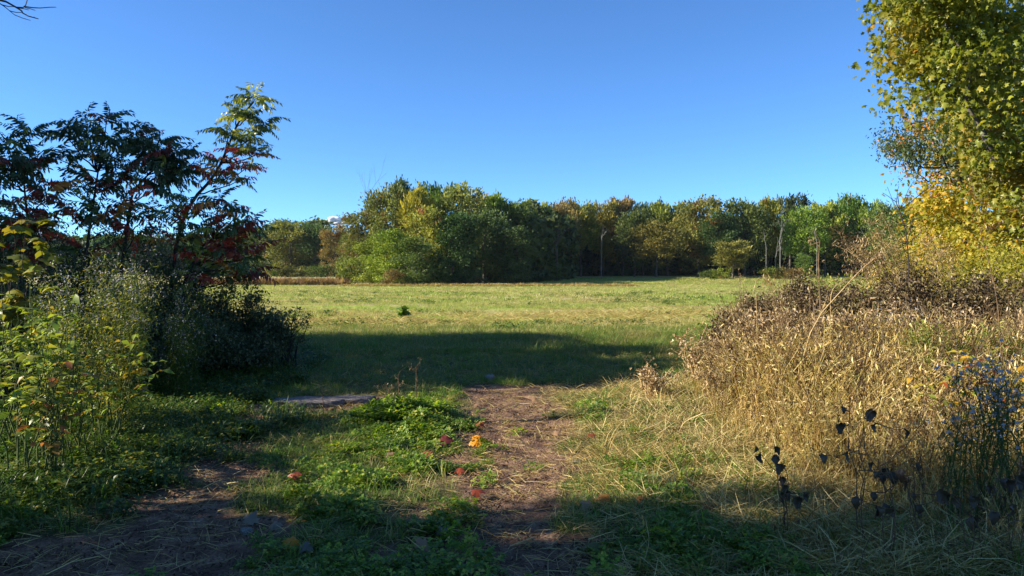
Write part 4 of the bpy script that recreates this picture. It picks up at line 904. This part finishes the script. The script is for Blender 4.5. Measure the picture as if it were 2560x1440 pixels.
# ------------------------------------------------------------------ near trees of the lane side
def near_tree(name, label, base, trunk, clusters, mat, bark, shape, size, per, crad, r0, nparts=0, cols=None, droop=.5, flat=.5, alpha=1.):
    """clusters: (n,3) world points of leaf sprays; limbs run from the trunk to them"""
    gz = float(H(base[0], base[1])); b = np.array((base[0], base[1], gz)); o = thing(name, label, 'tree', tuple(b - (0, 0, .05)), 0, 'trees beside the field entrance')
    sb = MB(); tr = np.array(trunk, float); t = np.linspace(0, 1, len(tr)); tt = np.linspace(0, 1, 18); fine = np.stack([np.interp(tt, t, tr[:, c]) for c in range(3)], -1)
    fine[1:-1] = (fine[:-2] + fine[1:-1] * 2 + fine[2:]) / 4; sb.tube(fine - b, r0 * (1 - tt * .8), 8, .5)
    order = R.permutation(len(clusters)); nodes = [fine]; tw = []
    for c, i in enumerate(order):
        e = clusters[i]; A = np.concatenate(nodes); dist = np.linalg.norm(A - e, axis=1) + np.where(A[:, 2] > e[2] + .4, 2, 0); k = int(np.argmin(dist)); s = A[k]
        bp = branch_path(s, e, 6, .05, .05); L = dist[k]; sb.tube(bp - b, np.linspace(min(.05, .012 + .016 * L) if c < 60 else .008, .004, 6), 5 if c < 60 else 3, .5)
        if c < 160: nodes.append(bp[1:])
        tw.append(bp)
    sb.build('trunk', bark, o, True)
    n = len(clusters) * per; idx = np.repeat(np.arange(len(clusters)), per)
    p = clusters[idx] + np.clip(R.normal(size=(n, 3)), -1.7, 1.7) * crad * (1, 1, flat) * R.uniform(.7, 1.35, len(clusters))[idx][:, None]
    d = norm(rdir(n) * .8 + (0, 0, -droop)); v = np.clip(.45 * R.random(len(clusters))[idx] + .55 * R.random(n), 0, 1)
    M = basis(d, None, size * R.uniform(.55, 1.2, n), R.normal(0, .7, n))
    if nparts:                       # the leaves that show largest are parts of their own
        vis = np.abs(p[:, 0] / p[:, 1]) < .69; score = np.where(vis, p[:, 1], 99); pick = np.argsort(score)[:nparts]
        lo = []
        for c in range(4):
            fb = MB(); fb.add(shape[0], shape[1][0], (c + .5) / 4); lo.append(fb.mesh('leaf', mat))
        for i in pick:
            sc = np.linalg.norm(M[i][:, 1]); l = put('leaf', lo[int(v[i] * 3.99)], o, color=(1, 1, 1, 1.25))
            l.matrix_local = Matrix.LocRotScale(Vector(p[i] - b + (0, 0, .05)), Matrix((M[i] / sc).tolist()).to_quaternion(), Vector((sc, sc, sc)))
        m = np.ones(n, bool); m[pick] = False; p, M, v = p[m], M[m], v[m]
    fb = MB(); fb.stamp(shape[0], shape[1], p - b + (0, 0, .05), M, v); f = fb.build('foliage', mat, o, color=(1, 1, 1, alpha)); f['kind'] = 'stuff'
    return o
def ell(n, c, r, lo=.25, s=0):
    q = rdir(n); u = R.uniform(lo, 1, n) ** (1 / 2.2); lob = .82 + .36 * vnoise(q[:, 0] * 2.2 + 9, q[:, 2] * 3.2 + q[:, 1] * 2, s); return np.asarray(c) + q * np.asarray(r) * (u * lob)[:, None]
cl = ell(480, (10.3, 11.2, 6.5), (4.3, 3.6, 4.8), .3, 4); cl = cl[cl[:, 2] > 2.2]
ey = R.uniform(-60, 520, 210); ex = 2250 + 30 * np.sin(ey / 27) + np.clip(ey - 250, 0, 300) * 1.3 + 330 * R.random(210) ** 1.2
cl = np.concatenate([cl, np.array([P(a, b_, R.uniform(9.8, 11.4)) for a, b_ in zip(ex, ey)])])
qx = 1280 + F * cl[:, 0] / cl[:, 1]; qy = 676 - F * (cl[:, 2] - CAM_H) / cl[:, 1]; cl = cl[~((qx < 2410 + .25 * (qy - 270)) & (qy > 270)) & (qx > 2240)]
near_tree('maple_tree', 'big green maple with drooping boughs hanging over the field entrance', (9.6, 11.6), [(9.6, 11.6, 0), (9.5, 11.5, 3), (9.7, 11.4, 6), (9.5, 11.3, 10)], cl, M_maple, M_bark, MAP5, .086, 84, .25, .2, 300, droop=.8, flat=.36, alpha=1.10)
cl = np.concatenate([np.array([P(R.uniform(2205, 2420), 0, 15.6) * (1, 1, 0) for _ in range(90)])])
tpx = R.random(110); cx_ = 2210 + 230 * tpx; cy_ = 335 + 75 * tpx + R.normal(0, 32, 110) + 20 * np.sin(tpx * 9)
cl = np.array([P(a, b_, 15.6 + R.normal(0, .5)) for a, b_ in zip(cx_, cy_)]); cl = np.concatenate([cl, ell(120, (11.2, 16.2, 5.5), (2.4, 2.0, 2.2), .3, 8)])
near_tree('ash_tree', 'slender tree whose airy blue green bough reaches out below the maple', (11.4, 16.4), [(11.4, 16.4, 0), (11.3, 16.3, 2.5), (10.9, 16.0, 3.4), (10.2, 15.8, 3.9)], cl, M_bluegreen, M_twig, LENS, .085, 34, .17, .11, flat=.6)
cl = ell(620, (16.7, 24, 3.2), (4.1, 3.6, 4.6), .3, 12); cl = cl[cl[:, 2] > .3]
M_orange = leafmat('orange_maple_leaves', [(0, (.14, .15, .02)), (.35, (.27, .26, .03)), (.7, (.44, .34, .04)), (1, (.58, .28, .04))], .42, .45, .35,
                   autumn=([(0, (.42, .16, .03)), (.5, (.60, .28, .05)), (1, (.62, .20, .05))], .5))
near_tree('orange_maple', 'maple turning orange and gold behind the drooping green one', (16.5, 24), [(16.5, 24, 0), (16.5, 24, 3), (16.6, 24, 6)], cl, M_orange, M_bark, MAP5, .16, 46, .36, .2)
cl = ell(420, (20.5, 28, 5.5), (4.6, 4.0, 6.0), .3, 15); cl = cl[cl[:, 2] > .3]
near_tree('maple_tree', 'taller green and gold maple farther along the lane side', (20.5, 28), [(20.5, 28, 0), (20.5, 28, 4), (20.6, 28, 9)], cl, M_maple, M_bark, MAP5, .2, 44, .42, .24)
M_yel = leafmat('yellow_shrub_leaves', [(0, (.20, .22, .03)), (.5, (.38, .36, .05)), (1, (.55, .46, .08))], .42, .45, .35)
for (x, y, r, h, n, mt, lab) in [(9.0, 14.5, 1.1, 2.3, 7000, M_yel, 'sunlit yellow leaved bush beyond the dark brambles'), (10.6, 15.2, 1.2, 2.5, 7000, M_yel, 'yellow leaved bush at the picture edge under the maples'),
      (8.2, 11.0, .9, 1.9, 4500, M_weed, 'green leafy bush below the maple bough'), (9.9, 18.6, 1.3, 2.6, 6000, M_orange, 'coppery orange bush at the outer foot of the orange maple'), (8.0, 19.5, 1.5, 1.7, 5000, M_goldrod, 'olive bush behind the dry stalks')]:
    shrub('leafy_bush', lab, 'bush', x, y, r, h, n, mt, M_twig, size=.085, group='bushes under the lane side trees', ns=18, top=.35)

# overhanging bare branch in the upper corner, its tree outside the picture
def twig_tree():
    b = np.array((-6.6, 7.4, 0)); o = thing('bare_limbed_tree', 'dead limbed tree whose bare twigs hang into the upper corner of the sky', 'tree', tuple(b), 0); sb = MB()
    sb.tube(np.array([(0, 0, 0), (-.1, 0, 2), (0, 0, 4), (.1, 0, 5.4)]), [.09, .08, .06, .04], 7, .5)
    def line(pts, r0, r1, d=7.2):
        q = np.array([P(a, c, d + .1 * k) for k, (a, c) in enumerate(pts)]) - b
        sb.tube(q, np.linspace(r0, r1, len(q)), 4, .5)
    q0 = P(-60, -20, 7.2) - b; sb.tube(branch_path((.05, 0, 4.8), q0, 6, .03, -.06), np.linspace(.04, .013, 6), 5, .5)
    line([(-60, -20), (-10, -2), (15, 4), (40, 18), (54, 27), (56, 32), (70, 40), (88, 45), (96, 47)], .012, .004)
    line([(40, 18), (58, 19), (64, 13), (68, 0), (66, -20)], .006, .004); line([(60, 16), (80, 19), (100, 20), (125, 18), (140, 18)], .006, .003)
    line([(-20, -5), (0, 9), (12, 17), (24, 27), (36, 37), (56, 45), (76, 51)], .006, .003); line([(4, 12), (20, 16), (36, 17)], .005, .003)
    line([(24, 27), (40, 31), (55, 31)], .004, .003); line([(46, 20), (60, 22), (72, 25)], .004, .003); line([(62, 19), (76, 22), (88, 26)], .004, .003)
    line([(68, 40), (66, 35)], .003, .002); line([(90, 45), (84, 41)], .003, .002)
    sb.build('trunk', M_twig, o, True)
twig_tree()

# ------------------------------------------------------------------ single stalks
def stalk(name, label, cat, pts, r0=.004, mat=None, heads=0, hs=.05, hmat=None, group=None, twigs=0, plume=False, tl=.2):
    """pts: (px, py, d) from foot to tip"""
    q = np.array([P(*a) for a in pts]); q[0][2] = float(H(q[0][0], q[0][1])) - .01; b = q[0].copy(); o = thing(name, label, cat, tuple(b), 0, group)
    t = np.linspace(0, 1, len(q)); tt = np.linspace(0, 1, 12); f = np.stack([np.interp(tt, t, q[:, c]) for c in range(3)], -1); f[1:-1] = (f[:-2] + f[1:-1] + f[2:]) / 3; f -= b
    sb = MB(); sb.tube(f, np.linspace(r0, r0 * .5, 12), 5, .5); ends = []
    for i in range(twigs):
        k = R.integers(4, 12); e = f[k] + norm(R.normal(0, 1, 3) * (1, 1, .5) + (0, 0, .9)) * R.uniform(.3, 1) * tl; sb.tube(branch_path(f[k], e, 4, .05), np.linspace(r0 * .5, r0 * .3, 4), 3, .5); ends.append(e)
    sb.build('stem', mat or M_tan, o)
    if heads:
        hb = MB(); src = np.array(ends) if ends and not plume else f[-3:]
        p = src[R.integers(0, len(src), heads)] + R.normal(0, hs * .5, (heads, 3)); hb.stamp(*LENSN, p, basis(rdir(heads, (0, 0, -.6 if plume else .3)), None, hs * R.uniform(.5, 1.3, heads))); x_ = hb.build('seed_head', hmat or M_dead, o); x_['kind'] = 'stuff'
    return o
stalk('reed', 'leaning tan reed with a pale feathery plume above the thicket', 'reed', [(1990, 900, 7.6), (2010, 830, 7.5), (2110, 720, 7.3), (2165, 660, 7.2), (2205, 636, 7.2)], .007, M_tan, 90, .045, M_dead, plume=True)
stalk('grass_stalk', 'nodding grass stalk with a drooping tan seed head over the field edge', 'grass', [(1895, 860, 8.6), (1893, 760, 8.6), (1885, 700, 8.6), (1905, 692, 8.6), (1925, 705, 8.6)], .004, M_tan, 60, .06, M_straw, plume=True)
stalk('dry_stalk', 'tall tan branching stalk in front of the orange maple', 'dry stalk', [(2515, 1000, 7.2), (2500, 800, 7.2), (2485, 690, 7.2), (2450, 590, 7.2), (2440, 500, 7.2), (2425, 440, 7.2)], .005, M_brownstem, 60, .05, M_dead, twigs=16, tl=.4)
stalk('dry_stalk', 'bare black stalk with upright twigs between the round green trees', 'dry stalk', [(2275, 860, 11), (2273, 700, 11), (2270, 620, 11), (2262, 560, 11), (2240, 505, 11)], .012, M_twig, 40, .04, M_black, twigs=26, tl=.55)
stalk('dry_stalk', 'short reddish dead stalk standing stiff in front of the dark wood', 'dry stalk', [(2060, 860, 10), (2050, 730, 10), (2046, 650, 10), (2050, 605, 10)], .012, M_brownstem, 60, .06, M_dead, twigs=6, tl=.25)
stalk('dry_stalk', 'bent tan arching stem curling down over the dark brambles', 'dry stalk', [(2080, 860, 8.8), (2075, 760, 8.8), (2080, 715, 8.8), (2120, 700, 8.8), (2140, 715, 8.8)], .006, M_tan, 30, .05, M_dead, twigs=3)
for (a, lab) in zip([(2100, 560), (2130, 610), (2155, 575), (2175, 540), (2195, 560), (2210, 590), (2235, 600), (2300, 560), (2320, 590), (2345, 610), (2185, 610), (2220, 545)],
    ['brown plume stalk first past the dead stiff one', 'shorter brown plume stalk behind the reed', 'brown plume stalk just above the reed tip', 'tallest brown plume stalk over the golden brown ones', 'slanting brown plume stalk beside the tallest',
     'mid height golden brown stalk above the reed plume', 'golden brown stalk close before the black twiggy one', 'leaning brown stalk past the black twiggy one', 'second leaning brown stalk past the black twiggy one', 'last leaning brown stalk before the orange maple', 'dense seeded brown stalk low beside the reed plume', 'thin straight brown stalk against the green tree']):
    d = R.uniform(13, 16); px0 = a[0] + R.uniform(20, 80)
    stalk('tall_weed', lab, 'dry weed', [(px0, 800, d), (px0 - 12, 720, d), ((a[0] + px0) / 2, 660, d), (a[0], a[1] + 25, d)], .008, M_tan if R.random() < .6 else M_brownstem, 360, .07, M_dead if R.random() < .5 else M_thick, 'dry plume stalks above the thicket', 44, tl=.34)
for (pts, lab) in [([(808, 1045, 7.6), (808, 1010, 7.6), (806, 985, 7.6), (800, 975, 7.6)], 'little dried plantain stalk before the flat grey slab'),
    ([(1042, 1010, 8.6), (1040, 960, 8.6), (1041, 915, 8.6)], 'thick dark dried stalk on the clover mound'), ([(996, 1000, 8.6), (997, 965, 8.6), (995, 940, 8.6)], 'dried stalk with a tan frizzy head beside the dark one'),
    ([(975, 1020, 8.2), (972, 990, 8.2), (970, 970, 8.2)], 'thin red brown stalk at the mound edge'), ([(1700, 1040, 8.2), (1660, 960, 8.2), (1610, 900, 8.0)], 'thin dry stem arching toward the path in the shadow'),
    ([(1740, 1060, 7.6), (1690, 990, 7.6), (1640, 955, 7.6)], 'dry stem with a purple brown tuft leaning from the thicket')]:
    stalk('dead_stalk', lab, 'dead stalk', pts, .005, M_brownstem, 40, .03, M_dead, 'small dead stalks along the path', 7, tl=.12)
stalk('grass_stalk', 'single bent pale grass stalk standing in the near shade', 'grass', [(1600, 1440, 4.05), (1625, 1360, 4.05), (1618, 1320, 4.05), (1612, 1285, 4.05), (1590, 1300, 4.0)], .003, M_tan, 8, .05, M_straw)
for (pts, lab) in [([(820, 1300, 4.6), (780, 1230, 4.9), (745, 1215, 5.2)], 'thin forked twig lying near the dark soil'), ([(700, 1290, 4.7), (640, 1240, 5.2), (600, 1225, 5.4)], 'longer grey twig lying across the shaded soil')]:
    q = np.array([P(a, b_, 4.7) for a, b_, c_ in pts]); q = np.array([(lambda dd, a: ((a - 1280) / F * dd, dd, float(H((a - 1280) / F * dd, dd)) + .012))(CAM_H * F / (b_ - 676), a) for a, b_, c_ in pts])
    o = thing('twig', lab, 'twig', tuple(q[0]), 0, 'twigs on the bare soil'); mb = MB(); mb.tube(branch_path(q[0] * 0, q[-1] - q[0], 7, .08), np.linspace(.006, .003, 7), 5, .5); mb.build('stick', M_tan, o)

# ------------------------------------------------------------------ stones, slab, fallen leaves
def G(px, py):
    d = CAM_H * F / (py - 676)
    for _ in range(4):
        x = (px - 1280) / F * d; z = float(H(x, d)); d = (CAM_H - z) * F / (py - 676)
    return np.array((x, d, z))
def stone(name, label, cat, px, py, w, dp, h, seed, mat, flat=.6, rz=0):
    import bmesh
    bm = bmesh.new(); bmesh.ops.create_icosphere(bm, subdivisions=4, radius=1)
    for v in bm.verts:
        c = v.co; n = float(fbm(c.x * 1.6 + seed, c.y * 1.6 + c.z, seed, 4)) - .5; c *= 1 + .8 * n + .12 * (float(fbm(c.x * 6 + seed, c.y * 6 + c.z * 5, seed + 1, 3)) - .5)
        c.z = math.copysign(abs(c.z) ** flat, c.z) * (.9 + .35 * (float(fbm(c.x * 5, c.y * 5, seed + 3, 3)) - .5)); c.x = math.copysign(abs(c.x) ** .85, c.x)
    me = bpy.data.meshes.new(name); bm.to_mesh(me); bm.free(); me.materials.append(mat); me.polygons.foreach_set('use_smooth', np.ones(len(me.polygons), bool))
    g = G(px, py); o = put(name, me, None, (g[0], g[1], g[2] + h * .25), (0, 0, rz), (w / 2, dp / 2, h * .75)); return tag(o, label, cat)
stone('stone_slab', 'long flat grey weathered slab lying across the path edge', 'stone slab', 775, 1014, .92, .50, .09, 3, M_log, .3, .05)
stone('stone_slab', 'thinner end piece of grey slab reaching toward the clover', 'stone slab', 885, 1004, .54, .36, .07, 9, M_log, .3, -.1)
stone('stone', 'small pale square stone where the path meets the shaded grass', 'stone', 1224, 950, .15, .12, .08, 5, M_stone, .45)
stone('stone', 'flat white stone chip on the sunlit path side', 'stone', 1441, 1160, .10, .06, .02, 6, M_pale, .5, .2)
stone('stone', 'pale rounded stone in the near shaded soil', 'stone', 612, 1338, .08, .06, .04, 8, M_pale)
stone('stone', 'brown clod beside the slab front', 'clod', 828, 1032, .09, .08, .06, 12, M_brownstem)
stone('stone', 'half buried stone at the near edge below the clover', 'stone', 965, 1434, .11, .07, .03, 14, M_stone)
pb = MB(); n = 1500; x = R.uniform(-3.4, 1.8, n); y = R.uniform(3.6, 10.5, n); k = dirt(x, y) > .55; x, y = x[k], y[k]; n = len(x)
tv = np.array([(1, 0, 0), (0, 1, 0), (-1, 0, 0), (0, -1, 0), (.3, .3, .6), (-.4, -.2, .5)]); tf = [np.array([(0, 1, 4), (1, 2, 5), (1, 5, 4), (2, 3, 5), (3, 0, 4), (3, 4, 5)])]
pb.stamp(tv, tf, on(x, y), basis(rdir(n) * (1, 1, .1), None, R.uniform(.004, .011, n) * (1 + 1.5 * (R.random(n) < .08))), R.random(n)); tag(pb.build('pebbles', M_clod), 'small stones and crumbs scattered on the bare soil', 'pebbles', None, 'stuff')

FL = 'fallen maple leaves on the path'
LM = []
for c in range(4):
    fb = MB(); tv, tf = maple(.12 + .16 * c); tv = tv.copy(); tv[:, 2] += R.normal(0, .035, len(tv)); fb.add(tv, tf[0], .2 + .2 * c); LM.append(fb.mesh('fallen_leaf', M_any))
ORG, RDL, DRD, TAN, YLL, PAL = (.80, .32, .02), (.32, .07, .03), (.16, .035, .03), (.42, .26, .15), (.50, .38, .06), (.26, .22, .17)
for (px, py, s, col, lab) in [
    (1206, 1120, .24, ORG, 'bright orange curled maple leaf in the middle of the path'), (1116, 1125, .19, DRD, 'large dark red leaf at the clover edge beside the orange one'),
    (1080, 1150, .13, RDL, 'small red leaf just below the large dark red one'), (965, 1156, .13, TAN, 'tan pink leaf lying in the clover below the mound'),
    (1075, 1098, .10, RDL, 'little red leaf above the large dark red one'), (905, 945, .17, (.45, .25, .05), 'yellowish brown leaf in the shaded grass beyond the mound'),
    (612, 1068, .17, RDL, 'rust red leaf near the outer end of the slab'), (1195, 1022, .11, TAN, 'tan leaf at the near edge of the cross strip of soil'),
    (1205, 1070, .12, RDL, 'brownish red leaf on the path above the orange one'), (1150, 1190, .11, RDL, 'small rust leaf on the bare soil below the dark red one'),
    (1180, 1250, .13, RDL, 'flat brick red leaf near the shadow edge'), (745, 1212, .14, RDL, 'red leaf beside the forked twig'),
    (1530, 1140, .20, TAN, 'large pinkish tan leaf standing in the straw'), (1486, 1100, .12, RDL, 'red brown leaf in the grass above the white chip'),
    (1390, 1105, .11, TAN, 'pale tan leaf on the path above the white chip'), (1525, 1265, .15, (.45, .20, .04), 'orange leaf on the shadow line'),
    (1600, 1262, .12, (.40, .16, .04), 'second orange leaf on the shadow line toward the thicket'), (1480, 1282, .14, TAN, 'dull tan leaf just inside the near shadow'),
    (1790, 1295, .15, RDL, 'copper leaf in the straw at the foot of the thicket'), (1855, 1225, .12, DRD, 'dark red leaf higher at the foot of the thicket'),
    (615, 1335, .13, PAL, 'pale cream leaf in the near shade'), (690, 1332, .12, PAL, 'pale star shaped leaf beside the cream one'),
    (735, 1375, .15, ORG, 'dim orange leaf among near shaded clover'), (770, 1388, .12, PAL, 'pale curled leaf next to the dim orange one'),
    (1110, 1358, .10, PAL, 'small pale leaf on the dark near soil'), (1065, 1390, .14, TAN, 'faded brown leaf on the dark near soil'),
    (1480, 1385, .13, (.2, .2, .06), 'olive leaf on the near soil by the grass stalk'), (845, 1105, .08, YLL, 'tiny yellow leaf in the clover'),
    (2110, 1412, .18, TAN, 'big brown leaf under the thicket at the near edge'), (1330, 1005, .1, TAN, 'tan leaf on the cross strip of soil')]:
    g = G(px, py); o = put('fallen_leaf', LM[R.integers(0, 4)], None, (0, 0, 0), (0, 0, 0), 1, col); o.matrix_world = Matrix.Translation((g[0], g[1], g[2] + .055)) @ Matrix.Rotation(R.uniform(.3, .9), 4, 'X') @ Matrix.Rotation(R.random() * 6.28, 4, 'Z') @ Matrix.Scale(s * .72, 4); tag(o, lab, 'leaf', FL)
p = P(2375, 1035, 5.6)

# ------------------------------------------------------------------ air
m, nt, N, L = newmat('air'); pv = N.new('ShaderNodeVolumePrincipled'); pv.inputs['Color'].default_value = (.80, .88, 1, 1); pv.inputs['Density'].default_value = .00008; pv.inputs['Anisotropy'].default_value = .2
o_ = N.new('ShaderNodeOutputMaterial'); L.new(pv.outputs[0], o_.inputs['Volume'])
mb = MB(); x0, x1, y0, y1, z0, z1 = -950, 950, -80, 1050, -1.6, 24
mb.add([(x0, y0, z0), (x1, y0, z0), (x1, y1, z0), (x0, y1, z0), (x0, y0, z1), (x1, y0, z1), (x1, y1, z1), (x0, y1, z1)], [(3, 2, 1, 0), (4, 5, 6, 7), (0, 1, 5, 4), (1, 2, 6, 5), (2, 3, 7, 6), (3, 0, 4, 7)], .5)
tag(mb.build('haze', m), 'thin pale haze in the air over the field', 'haze', None, 'stuff')

x, y = wedge(9000, 3.5, 11, .3, .8); k = (R.random(len(x)) < .25 + .5 * dirt(x, y)) & (x < thx(y) + .3) & (x > lhx(y)); x, y = x[k], y[k]
M_crumb = leafmat('crumbled_leaves', [(0, (.05, .03, .02)), (.6, (.16, .10, .06)), (.92, (.30, .20, .12)), (1, (.45, .30, .2))], .1, .6, .2)
def bits(n):
    mb = MB(); mb.stamp(*CURL, np.stack([R.normal(0, .07, n), R.normal(0, .07, n), R.random(n) * .015 + .004], -1), basis(rdir(n) * (1, 1, .3), None, R.uniform(.012, .038, n), R.normal(0, .9, n))); return mb.mesh('crumbs', M_crumb)
scatter('leaf_litter', 'brown crumbled dead leaves strewn over the soil', [bits(7) for _ in range(5)], on(x, y), R.random(len(x)) * 6.28, R.uniform(.6, 1.3, len(x)), .1)

# taller seeded stalks that break the top of the thicket
def seeded(n):
    mb = MB()
    for i in range(n):
        b = R.random() * 6.28; le = R.uniform(.05, .35); t = np.linspace(0, 1, 6); L = R.uniform(.8, 1.1)
        q = np.stack([math.cos(b) * le * t ** 1.6 + R.normal(0, .06), math.sin(b) * le * t ** 1.6 + R.normal(0, .06), L * t], -1); mb.tube(q, np.linspace(.0045, .0015, 6), 3, R.random() * .5)
        m = R.integers(10, 34); tt = R.uniform(.45, 1, m) ** .6; p = np.stack([np.interp(tt, t, q[:, c]) for c in range(3)], -1) + R.normal(0, .022, (m, 3))
        mb.stamp(*LENSN, p, basis(rdir(m, (0, 0, .2)), None, R.uniform(.015, .055, m)), R.random(m))
        for k_ in range(3):
            e = q[4] + (R.normal(0, .1), R.normal(0, .1), R.uniform(0, .16)); mb.tube(np.array([q[3], (q[3] + e) / 2 + (0, 0, .02), e]), [.0025, .002, .001], 3, .2)
    return mb.mesh('seeded', M_dead)
x = R.uniform(1.5, 11, 330); y = R.uniform(7.5, 15, 330); k = (x > thx(y) - .15) & (x < .69 * y + .5); x, y = x[k], y[k]
scatter('seed_stalks', 'brown seeding stalks standing above the golden thicket', [seeded(3) for _ in range(8)], on(x, y), R.random(len(x)) * 6.28, np.interp(y, [5.5, 7, 9, 15], [.75, 1.05, 1.3, 1.45]) * R.uniform(.7, 1.15, len(x)) * (.6 + .4 * sstep(0, .6, x - thx(y))), .16)
